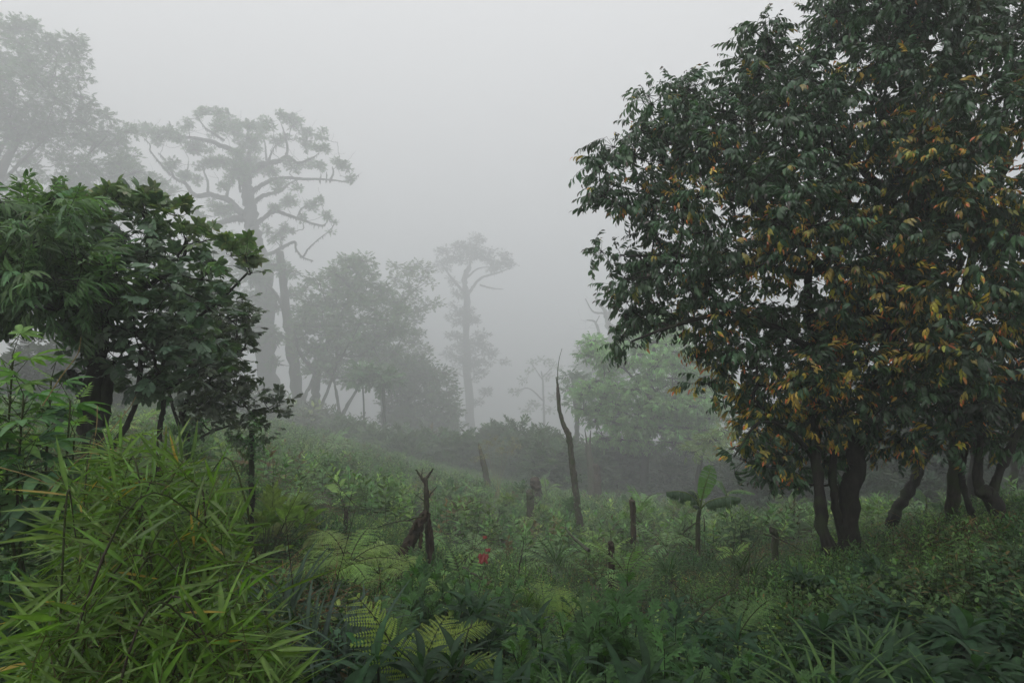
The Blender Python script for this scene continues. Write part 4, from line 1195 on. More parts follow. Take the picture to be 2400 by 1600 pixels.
def fern(label, px, py, Y, size, col, n=6, kind='mid', spread=1.0, yaw0=None, up=0.0, on_ground=True, group=FG):
    """px, py: where the crown of the fern stands out; size: frond length"""
    size *= K(Y)
    p = P(px, py, Y)
    x, y = p[0], p[1]
    z = float(ground(x, y))
    root = thing('fern', (x, y, z), label, 'fern', group)
    key = None
    fr = FR_FINE if kind == 'fine' else FR_MID
    base_h = min(max(0.05, p[2] - z - .35 * size), .45 * K(Y))
    for k in range(n):
        a = (k + rng.uniform(-.3, .3)) / n * 2 * math.pi if yaw0 is None else yaw0[k % len(yaw0)]
        tp = fr[int(rng.integers(len(fr)))]
        S = Soup()
        pt = rng.uniform(-.25, .2) + up
        Rm = rot(a, pt, rng.uniform(-.25, .25))
        place(S, [tp], np.array([[x, y, z + base_h]]), Rm[None], size * rng.uniform(.75, 1.15), jitcol(col, 1, .15, .08), None, (.05, .045, .02))
        if base_h > .12:
            tube(S, [[x, y, z], [x + .01, y, z + base_h * .6], [x, y, z + base_h + .01]], [.006, .005, .004], 4, (.05, .045, .02))
        S.build('frond', M_FERN, root)
    return root
BF = (.20, .31, .09); MF = (.12, .21, .075); YF = (.24, .33, .07); HF = (.15, .25, .11)
fern('bright cut-leaved fern left of the rotten log, left half of a pair', 815, 1262, 5.6, .62, BF, 8, 'fine')
fern('bright cut-leaved fern touching the rotten log, right half of a pair', 890, 1275, 5.6, .55, BF, 8, 'fine')
fern('large yellow-green fern frond at the bottom centre', 975, 1545, 2.9, .58, YF, 3, 'fine', yaw0=[-.4, 1.0, -1.7], up=.45)
fern('small yellow-green fern below the mugwort, above the large frond', 1035, 1385, 3.9, .34, YF, 4, 'fine', yaw0=[-.3, .8, -1.2, 2.0])
fern('pale fern right of the tall mugwort by the rotten log', 1050, 1290, 5.2, .45, BF, 5, 'fine')
fern('upright narrow fern in the middle, left of a pair', 1275, 1325, 5.0, .42, BF, 3, 'fine', yaw0=[.15, -.5, .9], up=.6)
fern('upright narrow fern in the middle, right of a pair', 1318, 1325, 5.1, .36, BF, 3, 'fine', yaw0=[-.3, .4, -1.2], up=.6)
fern('feathery fern right of the short dark stump', 1470, 1285, 7.6, .6, MF, 7, 'mid', up=.15)
fern('feathery fern left of the short dark stump', 1405, 1310, 7.2, .5, MF, 6, 'mid')
fern('pale fern in front of the tall snag, on its left', 1290, 1225, 9.5, .6, HF, 6, 'mid')
fern('small pale fern touching the base of the tall snag, right side', 1380, 1245, 10.5, .45, HF, 6, 'mid')
fern('tall pale fern frond cluster beside the post stump', 1502, 1160, 14, .75, HF, 6, 'mid', up=.4)
fern('pale spreading fern right of the post stump', 1560, 1212, 10.8, .7, HF, 5, 'mid', up=-.1)
fern('bright low fern at right, left of the reddish stump', 1720, 1262, 8.0, .34, BF, 6, 'mid')
fern('thin fern frond in the dark herbs at lower right', 1725, 1395, 4.2, .45, MF, 3, 'fine', yaw0=[-.6, -1.2, .5], up=.3)
fern('curled fern in the lower middle behind the mugwort', 1545, 1375, 4.4, .38, MF, 4, 'fine')
fern('pale misty fern at the foot of the far thicket, atop the low stump', 1280, 1118, 16, .6, HF, 6, 'mid')
fern('misty fern growing on top of the forked dead stem', 1008, 1090, 9.3, .4, HF, 6, 'mid')
fern('bright fern in shade at right beside the mossy brown trunk, left side', 2205, 1215, 9.6, .5, BF, 6, 'mid', up=.1)
fern('bright fern in shade just right of the mossy brown trunk', 2262, 1225, 9.6, .42, BF, 5, 'mid', up=.1)
fern('large misty fern on the left slope crest', 770, 1035, 18, 1.0, HF, 7, 'mid')
fern('misty fern left of the charred hollow stump', 650, 1165, 11, .8, HF, 7, 'mid')
fern('pale fern over the charred hollow stump', 712, 1160, 10, .6, HF, 6, 'mid')
fern('pale fern seen between the thin left stems, right one', 335, 948, 13, .6, BF, 6, 'mid')
fern('pale fern seen between the thin left stems, left one', 272, 965, 12, .6, BF, 6, 'mid')
fern('fern right of the rotten log at the edge of the open ground', 1080, 1270, 6.5, .5, MF, 6, 'mid', up=.2)
fern('pale fern in open ground between forked stem and slanting trunk', 1105, 1215, 9.5, .5, HF, 6, 'mid')
fern('small fern at the bottom left of the large yellow-green frond', 925, 1430, 3.6, .4, MF, 4, 'fine')
fern('slim dark fern below the pale sticks left of centre', 890, 1400, 4.2, .3, MF, 3, 'fine')
# leafy clumps and smaller ferns scattered over the slope
LM = [('the tall snag', 1340, 1150), ('the post stump', 1484, 1200), ('the banana plant', 1640, 1180), ('the forked dead stem', 1000, 1180), ('the slanting dead trunk', 1135, 1110), ('the charred stump', 702, 1200),
      ('the short dark stump', 1433, 1285), ('the red scraps', 1133, 1300), ('the multi-stemmed dark tree', 1940, 1230), ('the thin sprouting pole', 588, 1150), ('the low cut stump', 1242, 1160), ('the small pale-topped stump', 811, 1210), ('the pale seed stalks', 1165, 1090), ('the reddish stump', 1812, 1245)]
_used = set()
def where_label(kind, px, py, size, pale):
    d = sorted((math.hypot(px - a, (py - b) * 1.3), nm, a, b) for nm, a, b in LM)
    for dist, nm, a, b in d:
        dx, dy = px - a, py - b
        side = ('just ' if dist < 60 else '') + ('left of ' if dx < 0 else 'right of ') if abs(dx) > abs(dy) else ('just ' if dist < 60 else '') + ('beyond ' if dy < 0 else 'in front of ')
        if abs(dx) > 25 and abs(dy) > 25 and dist >= 60:
            side = ('left and ' if dx < 0 else 'right and ') + ('beyond ' if dy < 0 else 'in front of ')
        t = ('small ' if size < .42 else 'larger ') + ('pale ' if pale else 'green ') + kind + ' ' + side + nm
        if t not in _used:
            _used.add(t); return t
    return t
def scatter(kind_name, lab, cat, group, protos, n, ymin, ymax, sc, pale):
    made = []; spots = []
    while len(spots) < n:
        yy = rng.uniform(ymin, ymax); xx = rng.uniform(-.42, .55) * yy
        if 540 < 1200 + F * xx / yy < (1700 if yy < 11 else 1980) and all((xx - a) ** 2 + (yy - b) ** 2 > .5 for a, b in spots): spots.append((xx, yy))
    for k, (xx, yy) in enumerate(spots):
        q = k % len(protos); z = float(ground(xx, yy)); s_ = rng.uniform(*sc)
        pxq, pyq = 1200 + F * xx / yy, 800 - F * (z + .3 - CZ) / yy
        r0_ = protos[q]
        if k < len(protos): r = r0_
        else:
            r = r0_.copy(); COL.objects.link(r)
            for ch in list(r0_.children):
                c = ch.copy(); COL.objects.link(c); c.parent = r
        r.location = (xx, yy, z); r.rotation_euler = (0, 0, rng.uniform(0, 6.28)); r.scale = (s_, s_, s_)
        tag(r, where_label(lab, pxq, pyq, s_ * .45, pale[q]), cat, group)
fp = [fern('fern', 1200, 1180 + 10 * q, 9, .45 + .08 * q, HF if q % 2 else BF, 5, 'mid', up=.15, group='x') for q in range(4)]
scatter('fern', 'fern', 'fern', 'small ferns dotted over the open slope', fp, 46, 7.0, 24, (.65, 1.15), [0, 1, 0, 1])
bp_ = []
for q in range(5):
    root = thing('leafy_bush', (0, 9, float(ground(0, 9))), 'leafy bush', 'bush', 'x')
    S, W = Soup(), Soup(); k = 26 + 6 * q
    u = nrm(rng.normal(0, 1, (k, 3))); u[:, 2] = np.abs(u[:, 2])
    b0 = np.array([0, 9, float(ground(0, 9))]); pos = b0 + u * [.30, .30, .38] * rng.uniform(.5, 1, (k, 1)) + [0, 0, .06]
    tmp = [[T_spray(oval, 8, .16, 60, 5, .075, .002, .3) for _ in range(3)], [T_spray(lance, 10, .2, 50, 10, .10, .002, .4) for _ in range(3)]][q % 2]
    place(S, tmp, pos, frames(nrm(u + [0, 0, .4]), roll=rng.normal(0, .4, k)), rng.uniform(.8, 1.2, k), jitcol([(.05, .12, .045), (.10, .18, .05), (.045, .09, .045), (.13, .19, .06), (.06, .13, .05)][q], k, .25))
    sticks(W, np.repeat(b0[None], k, 0), pos, .004, (.05, .04, .02))
    W.build('stems', M_BARKM, root); S.build('leaves', M_SOFT, root); bp_.append(root)
scatter('bush', 'leafy bush', 'bush', 'low leafy bushes in the clearing', bp_, 110, 5.2, 24, (.7, 1.7), [0, 1, 0, 1, 0])

# ================================================================== FOREGROUND PLANTS
random.seed(41); rng = np.random.default_rng(41)
# --- mugwort-like cut leaves
def T_cut(kind=0):
    lf = T_leaf(1, .34, 3, .4, .1, .55, .8)
    it = [(T_leaf(1, .22, 4, .5, .1, .5, .7), I3, (0, 0, 0), 1, 1, None)]
    for f, an, L in [(.25, 55, .30), (.45, 48, .42), (.64, 40, .36), (.8, 32, .24)]:
        for sd in (-1, 1):
            it.append((lf, rot(sd * R_(an + random.uniform(-6, 6)), -.1, 0), (0, f * .95, -.12 * f * f), L * random.uniform(.85, 1.1), 1, None))
            if L > .3:
                it.append((lf, rot(sd * R_(an - 42), -.1, 0), (-sd * math.sin(R_(an)) * L * .45, f * .95 + math.cos(R_(an)) * L * .45, -.14 * f * f), L * .42, 1, None))
    return T_join(it)
cut = [T_cut() for _ in range(3)]
def T_plant(lt, n=16, H=.6, size=.12, pitch=(60, -10), pairs=False, stem=.004, bend=.1, gold=2.4):
    """upright stem with leaves up it, upright near the top and spreading lower down"""
    s = np.linspace(0, 1, 6)
    bx = random.uniform(-bend, bend)
    pts = np.stack([bx * s ** 2, .05 * s * bend, H * s], -1)
    it = [(T_stem(pts, stem, stem * .5), I3, (0, 0, 0), 1, 1, None)]
    for k in range(n):
        f = .18 + .82 * (k + .5) / n
        yw = (k // 2) * (math.pi / 2) + (k % 2) * math.pi if pairs else k * gold
        yw += random.uniform(-.3, .3)
        pt = R_(pitch[1] + (pitch[0] - pitch[1]) * f ** 2 + random.uniform(-12, 12))
        sc = size * (1.05 - .55 * f ** 3) * random.uniform(.75, 1.2)
        it.append((random.choice(lt), rot(yw, pt, random.uniform(-.3, .3)), (bx * f * f, 0, H * f), sc, random.uniform(.8, 1.2) * (1 + .25 * (f > .85)), None))
    return T_join(it)
mug = [T_plant(cut, 20, .55, .13, (65, 0), stem=.003) for _ in range(5)]
MG = 'cut-leaved herb plants in the foreground'
def herb_patch(name, label, cat, group, pts, kit, col, mat, h=1.0, part='leaves', n=5, spread=.14, single=False):
    """a plant is a few shoots from one foot: one thing"""
    for (px, py, Y), lab in pts:
        p = P(px, py, Y); gz = float(ground(p[0], p[1]))
        H = max(.25, p[2] - gz)                      # top of the plant shows at (px, py)
        root = thing(name, (p[0], p[1], gz), lab, cat, group)
        S = Soup()
        k = n
        a = rng.uniform(0, 6.28, k); r = spread * np.sqrt(rng.uniform(0, 1, k)); r[0] = 0
        base = np.stack([p[0] + r * np.cos(a), p[1] + r * np.sin(a), np.full(k, gz)], -1)
        d = nrm(np.stack([r * np.cos(a) * 1.2, r * np.sin(a) * 1.2, np.full(k, 1.0)], -1))
        yaw = rng.uniform(0, 6.28, k)
        X = np.stack([np.cos(yaw), np.sin(yaw), 0 * yaw], -1); X = nrm(X - d * np.sum(X * d, 1)[:, None])
        Rm = np.stack([X, np.cross(d, X), d], -1)
        sc = H / .62 * h * rng.uniform(.75, 1.0, k); sc[0] = H / .62
        place(S, kit, base, Rm, sc, jitcol(col, k, .15, .08), None, (.03, .04, .02))
        S.build(part, mat, root)
mug_pts = [(1355,1385,3.4,'leftmost of the cut-leaved herbs in the lower middle'), (1420,1355,3.5,'tall cut-leaved herb in the lower middle'), (1470,1320,3.9,'tallest cut-leaved herb with dark top in the lower middle'),
  (1500,1430,3.0,'cut-leaved herb below the tallest one in the lower middle'), (1560,1470,2.8,'bright cut-leaved herb right of the lower middle cluster'), (1620,1490,2.9,'cut-leaved herb with drooping leaves near the bottom right of centre'),
  (1660,1560,2.5,'cut-leaved herb at the bottom edge right of centre'), (1400,1560,2.5,'cut-leaved herb at the bottom edge, centre right'), (1330,1480,2.9,'cut-leaved herb in front of round-leaved herbs, bottom centre'),
  (1010,1285,4.6,'cut-leaved herb before the rotten log'), (950,1325,4.2,'bushy cut-leaved herb left of the small yellow fern'), (1040,1320,4.6,'cut-leaved herb right of the rotten log'),
  (1850,1480,3.2,'cut-leaved herb at the lower right beside the grass blades'), (1940,1560,2.6,'cut-leaved herb at the bottom edge, lower right'), (1880,1395,4.3,'shaded cut-leaved herb below the dark tree'),
  (1985,1380,4.5,'shaded cut-leaved herb left of the broad-bladed mound'), (2270,1430,4.0,'shaded cut-leaved herb at far right'), (1225,1470,3.1,'cut-leaved sprig left of the round-leaved herbs'),
  (60,1190,3.6,'cut-leaved sprig at the left edge beyond the bamboo'), (80,1270,3.2,'dark cut-leaved herb left of the bamboo'), (2210,1300,5.4,'shaded cut-leaved herb left of the dark bare branch'),
  (1120,1310,4.9,'cut-leaved herb half hiding the red scraps'), (2110,1330,5.2,'cut-leaved herb on top of the shaded mound'), (1760,1530,2.7,'cut-leaved herb at the bottom, right of centre, between grass tufts')]
herb_patch('mugwort', '', 'herb', MG, [((a, b, c), 'green feathery ' + t) for a, b, c, t in mug_pts], mug, (.055, .115, .04), M_SOFT, n=7, spread=.16)

# --- broad strap blades in rosettes
strap = [T_leaf(1, .17, 6, 1.2, .3, .42, 1.), T_leaf(1, .20, 6, 1.5, .25, .45, 1.), T_leaf(1, .15, 6, .8, .3, .4, 1.)]
def T_ros(lt, n=9, size=.3, lo=10, hi=75, tw=.3):
    it = []
    for k in range(n):
        f = k / (n - 1)
        it.append((random.choice(lt), rot(k * 2.4 + random.uniform(-.3, .3), R_(lo + (hi - lo) * f), random.uniform(-tw, tw)), (0, 0, .05 * f), size * random.uniform(.7, 1.15), random.uniform(.8, 1.2), None))
    return T_join(it)
ros = [T_ros(strap, 10, .34) for _ in range(4)]
strap_w = [T_leaf(1, .26, 6, 1.2, .25, .45, .8), T_leaf(1, .23, 6, 1.6, .3, .4, .85)]
rosw = [T_ros(strap_w, 11, .30) for _ in range(4)]
SGp = 'broad-bladed plants in the foreground'
st_pts = [(2120,1345,5.0,'on top of the shaded mound, centre'), (2060,1400,4.2,'on the shaded mound, left side'), (2180,1420,4.0,'in the middle of the shaded mound'), (2240,1380,4.6,'on the shaded mound right of its top'), (2090,1480,3.4,'low on the shaded mound'),
  (2160,1500,3.2,'at the foot of the shaded mound'), (2370,1420,3.6,'at the right edge, large leaves'), (2370,1500,3.0,'at the lower right corner'), (2000,1470,3.6,'left of the shaded mound foot'), (2110,1560,2.7,'at the bottom edge with pale leaves, lower right'),
  (960,1520,2.7,'under the large yellow-green frond, left'), (1010,1560,2.5,'at the bottom centre under the large frond'), (900,1550,2.7,'at the bottom, right of the bamboo'), (860,1500,3.1,'beside the bamboo tips near the bottom'), (1080,1520,2.8,'right of the large yellow-green frond'),
  (1140,1380,4.2,'below the red scraps'), (1190,1390,4.2,'right of and below the red scraps'), (1600,1400,4.2,'in dark herbs right of the lower middle cluster'), (1640,1430,3.8,'in dark herbs, lower right of centre'), (1690,1480,3.3,'in dark herbs near the bottom right of centre'),
  (2300,1480,3.3,'between the shaded mound and the right edge'), (2040,1300,6.0,'at the foot of the multi-stemmed dark tree'), (1500,1545,2.5,'at the bottom edge between cut-leaved herbs'), (1240,1545,2.6,'at the bottom edge, left of the round-leaved herbs'), (1900,1330,5.6,'in front of the multi-stemmed base, left'),
  (2170,1370,4.7,'near the crest of the shaded mound'), (2230,1460,3.6,'on the right flank of the shaded mound'), (2040,1540,2.9,'at the bottom, just left of the pale-leaved one'), (1960,1430,3.9,'in the shade below the dark tree')]
for px, py, Y, t in st_pts:
    p = P(px, py, Y); gz = float(ground(p[0], p[1]))
    base = max(gz + .05, p[2] - .2)
    root = thing('broad_blade_plant', (p[0], p[1], gz), 'dark broad-bladed plant ' + t, 'plant', SGp)
    S = Soup()
    m = 5 if px < 1800 else 8
    pos = np.stack([p[0] + rng.normal(0, .13, m), p[1] + rng.normal(0, .13, m), base - rng.uniform(-.08, .10, m)], -1)
    yaw = rng.uniform(0, 6.28, m)
    Rm = np.array([rot(a, rng.uniform(-.25, .25), rng.uniform(-.25, .25)) for a in yaw])
    place(S, ros if px < 1800 else rosw, pos, Rm, rng.uniform(.45, .75, m) * (1 if px < 1800 else 1.1), jitcol((.034, .078, .036), m, .2, .08))
    for q in pos: tube(S, [[q[0], q[1], gz], q], [.008, .006], 5, (.03, .04, .02))
    S.build('leaves', M_SOFT, root)

# --- compound-leaved bush at the left edge
comp = [T_join([(T_leaf(1, .24, 4, .6, .2, .45, .8), rot(R_(a), R_(-12 - abs(a) * .12 + random.uniform(-8, 8)), 0), (0, .12, 0), s * random.uniform(.85, 1.1), random.uniform(.9, 1.1), None)
        for a, s in ((0, 1), (-32, .92), (32, .92), (-68, .72), (68, .72), (-105, .4), (105, .4))] + [(T_stem(np.array([(0, -.5, .1), (0, -.2, .05), (0, .13, 0)]), .02, .012), I3, (0, 0, 0), 1, 1, None)]) for _ in range(4)]
pin = [T_join([(T_stem(np.array([(0, 0, 0), (0, .5, 0), (0, 1, -.15)]), .012, .006), I3, (0, 0, 0), 1, 1, None)] + [(T_leaf(1, .24, 3, .5, .2), rot(sd * R_(52 - 20 * f), -.1, 0), (0, f, -.15 * f * f), .38 * (1.1 - .4 * f), 1, None) for f in (.3, .45, .6, .75, .9) for sd in (-1, 1)]
        + [(T_leaf(1, .24, 3, .5, .2), I3, (0, 1, -.15), .34, 1, None)]) for _ in range(2)]
CG = 'compound-leaved plants at the left edge'
for (px, py, Y), nl, kit, lab, col in [((30,830,3.5), 20, comp, 'bright green compound-leaved plant, topmost at the left edge', (.15, .27, .07)),
        ((55,925,3.3), 16, comp, 'compound-leaved plant with large lobed leaves, in the middle at the left edge', (.11, .22, .09)),
        ((120,890,3.6), 14, comp, 'compound-leaved plant reaching right in front of the thick trunk', (.12, .23, .09)),
        ((165,940,3.5), 8, pin, 'bright feather-leaved sprig in front of the thick trunk', (.18, .30, .07)),
        ((175,1015,3.5), 10, comp, 'dark compound-leaved plant below the feather-leaved sprig', (.045, .09, .05)),
        ((60,1080,3.2), 12, comp, 'compound-leaved plant behind the top of the bamboo at the left edge', (.05, .11, .05)),
        ((-60,980,3.2), 12, comp, 'compound-leaved plant cut off by the left edge', (.06, .13, .05))]:
    p = P(px, py, Y); gz = float(ground(p[0], p[1]))
    root = thing('compound_leaf_plant', (p[0], p[1], gz), lab, 'plant', CG)
    S, W = Soup(), Soup()
    H = p[2] - gz
    st = smooth_path([[p[0] + .05, p[1] + .05, gz], [p[0] - .03, p[1], gz + H * .5], p], 12)
    tube(W, st, np.linspace(.010, .005, 12), 6, rough=.05)
    k = nl; f = np.linspace(.55, 1, k)
    q = np.array([st[int(a * 11)] for a in f])
    ya = np.arange(k) * 2.4 + rng.uniform(-.3, .3, k)
    el = R_(10) + (f - .55) / .45 * R_(55)
    d = np.stack([np.cos(ya) * np.cos(el), np.sin(ya) * np.cos(el), np.sin(el)], -1)
    L_ = .25 * (1.25 - .7 * (f - .55) / .45)
    tip = q + d * L_[:, None] * .8
    sticks(W, q, tip, .003, (.05, .07, .03))
    place(S, kit, tip, frames(nrm(d * [1, 1, .5]), roll=rng.normal(0, .2, k)), L_ * rng.uniform(.9, 1.25, k), jitcol(col, k, .2, .08), None, (.06, .09, .03))
    W.build('stem', M_BARKM, root); S.build('leaves', M_SOFT, root)

# --- coppiced poles with leafy tufts
kit_tuft = [T_plant(lance, 16, .3, .10, (60, -20), stem=.002) for _ in range(4)]
for (x0, y0, x1, y1, Y), lab in [((584,1230,588,1005,6.8), 'thin pole sprouting fresh leaves right of the bamboo top'), ((450,1180,438,1010,6.2), 'thin pole with a bright leafy tuft left of the other leafy pole')]:
    a, b = P(x0, y0, Y), P(x1, y1, Y); gz = float(ground(a[0], a[1])); a[2] = gz - .1
    root = thing('sprouting_pole', (a[0], a[1], gz), lab, 'sapling')
    W, L = Soup(), Soup(); st = smooth_path([a, (a + b) / 2 + [.02, 0, 0], b], 14, .006)
    tube(W, st, np.linspace(.035, .028, 14), 8, rough=.1)
    k = 26; i = rng.integers(5, 14, k); i[:12] = rng.integers(11, 14, 12)
    pos = st[i]; d = nrm(rng.normal(0, 1, (k, 3)) + [0, 0, .6]); yaw = rng.uniform(0, 6.28, k)
    X = np.stack([np.cos(yaw), np.sin(yaw), 0 * yaw], -1); X = nrm(X - d * np.sum(X * d, 1)[:, None])
    place(L, kit_tuft, pos, np.stack([X, np.cross(d, X), d], -1), rng.uniform(.5, .95, k), jitcol((.07, .13, .06), k))
    W.build('trunk', M_BARK, root); L.build('foliage', M_SOFT, root)

# --- bamboo clump
random.seed(51); rng = np.random.default_rng(51)
blade = [T_leaf(1, .076, 7, .18, .3, .3, 1.0), T_leaf(1, .068, 7, .35, .35, .26, 1.0), T_leaf(1, .082, 7, .05, .25, .32, 1.0), T_leaf(1, .066, 7, .7, .35, .3, 1.0), T_leaf(1, .072, 7, .3, .3, .3, 1.0, tip=1), T_leaf(1, .068, 7, .5, .3, .3, 1.0, tip=2), T_leaf(1, .066, 7, .1, .3, .3, 1.0, tip=1)]
def T_fan():
    n = random.randint(5, 8)
    L = .22
    pts = np.array([(0, -.18, .0), (0, -.09, .01), (0, 0, 0), (0, .06, -.01)])
    it = [(T_stem(pts, .0022, .0012), I3, (0, 0, 0), 1, 1, None)]
    for k in range(n):
        f = k / (n - 1)
        sd = 1 if k % 2 else -1
        it.append((random.choice(blade), rot(sd * R_(72 * (1 - f) + random.uniform(2, 22)), R_(random.uniform(-35, 30)), random.uniform(-.9, .9)), (0, -.10 + .15 * f, 0), L * random.uniform(.75, 1.2), random.uniform(.75, 1.25), 2 if random.random() < .03 else None))
    return T_join(it)
fans = [T_fan() for _ in range(10)]
def bamboo():
    foot = np.array([-1.25, 2.25, 0.]); foot[2] = ground(foot[0], foot[1])
    root = thing('bamboo_clump', foot, 'bright green dwarf bamboo clump with long pointed leaves, lower left', 'bamboo')
    poly = [(30,1390),(70,1250),(130,1190),(120,1120),(200,1095),(260,1050),(340,1040),(420,1050),(500,1080),(560,1150),(620,1200),(680,1270),(720,1340),(760,1420),(800,1520),(830,1640),(60,1680),(-40,1640),(20,1480)]
    pa = np.array(poly, float); pa[:, 0] = 80 + pa[:, 0] * .72
    W, L = Soup(), Soup()
    pts = []
    while len(pts) < 480:
        x, y = rng.uniform(-40, 830), rng.uniform(1040, 1680)
        if in_poly(np.array([x]), np.array([y]), pa)[0]:
            f = (y - 1040) / 560
            Y = 2.85 - .75 * f + rng.uniform(-.35, .55)
            p = P(x, y, Y)
            if p[2] > ground(p[0], p[1]) + .08: pts.append(p)
    pts = np.array(pts)
    # arching culms from the foot out to a share of the fans
    n_c = 26
    heads = pts[rng.choice(len(pts), n_c, replace=False)]
    LB = []
    for h in heads:
        b = foot + np.append(rng.normal(0, .22, 2), -.05)
        mid = (b * .45 + h * .55); mid[2] = max(b[2], h[2]) * .5 + h[2] * .5 + .12
        LB.append((np.array([b, mid, h]), [.006, .002]))
    grow(W, LB, pts, .0014, sides=4, wiggle=.05, power=.4, trunk_sides=5)
    c0 = foot + np.array([0.1, .1, .72])
    d = pts - c0
    d = nrm(d * [1, .8, .55] + rng.normal(0, .42, d.shape) + [0, 0, .08])
    d[:, 1] -= .15
    up = np.array([0, -.35, 1.0])
    col = jitcol((.10, .18, .034), len(pts), .38, .08)
    place(L, fans, pts, frames(nrm(d), up=up, roll=rng.normal(0, .45, len(pts))), rng.uniform(.6, 1.0, len(pts)), col, np.array([(.42, .30, .04)]), (.10, .09, .03))
    W.build('culms', M_BARKM, root); L.build('leaves', M_BAMBOO, root)
bamboo()

# --- grass tufts, long arching blades
gb = [T_leaf(1, .035, 7, 1.4, .3, .3, .6), T_leaf(1, .028, 7, 2.0, .3, .3, .6), T_leaf(1, .04, 7, .8, .3, .3, .6)]
tuft = [T_ros(gb, 16, .6, 35, 85, .5) for _ in range(4)]
for (px, py, Y), col, sc, lab in [((735,1380,3.6), (.06, .10, .075), 1.25, 'blue-green long-bladed grass tuft right of the bamboo'), ((800,1440,3.3), (.06, .10, .07), 1.1, 'blue-green long-bladed grass tuft near the dry straw'),
        ((690,1330,3.9), (.05, .09, .06), 1.0, 'bluish grass tuft half hidden behind the bamboo tips'), ((1245,1350,5), (.09, .16, .05), .6, 'small spiky grass tuft left of the upright fern pair'),
        ((1310,1255,9), (.06, .11, .05), 1.0, 'tall grass tuft left of the tall snag base'), ((1970,1540,2.7), (.09, .17, .05), .8, 'bright long grass blades at the bottom, lower right'),
        ((2200,1570,2.4), (.08, .15, .05), .8, 'bright arching grass blades at the bottom right'), ((2080,1470,3.2), (.07, .14, .05), .7, 'thin grass blades on the shaded mound'), ((1750,1280,6.8), (.05, .09, .04), .8, 'dark grass tuft right of centre'),
        ((1330,1560,2.4), (.08, .15, .05), .5, 'small bright grass tuft at the bottom centre'), ((1560,1290,6.5), (.06, .11, .05), .6, 'short grass tuft behind the curled fern')]:
    p = P(px, py, Y); gz = float(ground(p[0], p[1]))
    S = Soup(); k = 3
    pos = np.stack([p[0] + rng.normal(0, .06, k), p[1] + rng.normal(0, .06, k), np.full(k, max(gz, p[2] - .45 * sc))], -1)
    place(S, tuft, pos, np.array([rot(a, 0, 0) for a in rng.uniform(0, 6.28, k)]), sc * rng.uniform(.8, 1.1, k), jitcol(col, k, .15, .05))
    tag(S.build('grass_tuft', M_SOFT), lab, 'grass tuft', 'grass tufts')

# --- pale dry seed-stalk weed
random.seed(61); rng = np.random.default_rng(61)
p = P(1165, 1130, 16.5); gz = float(ground(p[0], p[1]))
root = thing('seed_stalks', (p[0], p[1], gz), 'pale yellow feathery dry seed stalks before the far thicket', 'dry weed')
S, W = Soup(), Soup()
hd = np.array([P(x, y, 16.5 + rng.uniform(-.4, .4)) for x, y in [(1125,1050),(1140,1035),(1150,1045),(1160,1030),(1172,1050),(1183,1028),(1195,1040),(1205,1030),(1200,1060),(1135,1070),(1185,1060),(1165,1060),(1120,1075),(1210,1050)]])
LBs = [(smooth_path([[p[0] + rng.normal(0, .2), p[1], gz], (np.array([p[0], p[1], gz]) + h) / 2 + [0, 0, .1], h], 8), [.010, .004]) for h in hd[:7]]
tg = np.vstack([hd, hd[rng.integers(0, len(hd), 60)] + rng.normal(0, .16, (60, 3))])
grow(W, LBs, tg, .003, sides=4, wiggle=.06, power=.35, trunk_sides=5)
leaf_clumps(S, None, tg, .09, 9, [T_spray([T_rhomb(1, .4, .3)], 9, .12, 50, 20, .03, .002, .2)], 1., (.30, .30, .16), up=.8, twig=0)
W.build('stem', M_DRY, root).data.color_attributes['col'].data.foreach_set('color', np.tile([.26, .24, .12, 1], len(root.children[0].data.vertices)).astype(np.float32))
S.build('seed_heads', M_DRY, root)

# --- vines / dry stalks over the left side
for pts, r, lab in [([(95,1170,3),(170,1090,3),(240,1030,3.1),(300,960,3.3),(318,930,3.3)], .0032, 'long pale dry stalk arching from the bamboo up to the right'),
                    ([(100,950,3),(145,880,3.1),(182,830,3.2),(190,790,3.2)], .0030, 'pale curved vine stem hanging before the hazy bush at left'),
                    ([(195,1210,2.8),(200,1130,2.8),(225,1010,2.9),(228,950,3)], .0028, 'thin upright pale stalk in front of the thick trunk'),
                    ([(0,1095,2.6),(60,1112,2.6),(110,1132,2.6)], .0026, 'thin straw-coloured stalk crossing the left edge'),
                    ([(150,1160,2.7),(230,1085,2.8),(262,1035,2.9)], .0022, 'second thin pale stalk parallel to the long arching one')]:
    S = Soup(); tube(S, smooth_path([P(*q) for q in pts], 16), np.linspace(r, r * .6, 16), 5, (.22, .17, .08))
    tag(S.build('dry_stalk', M_DRY), lab, 'dry stalk', 'pale dry stalks at left')

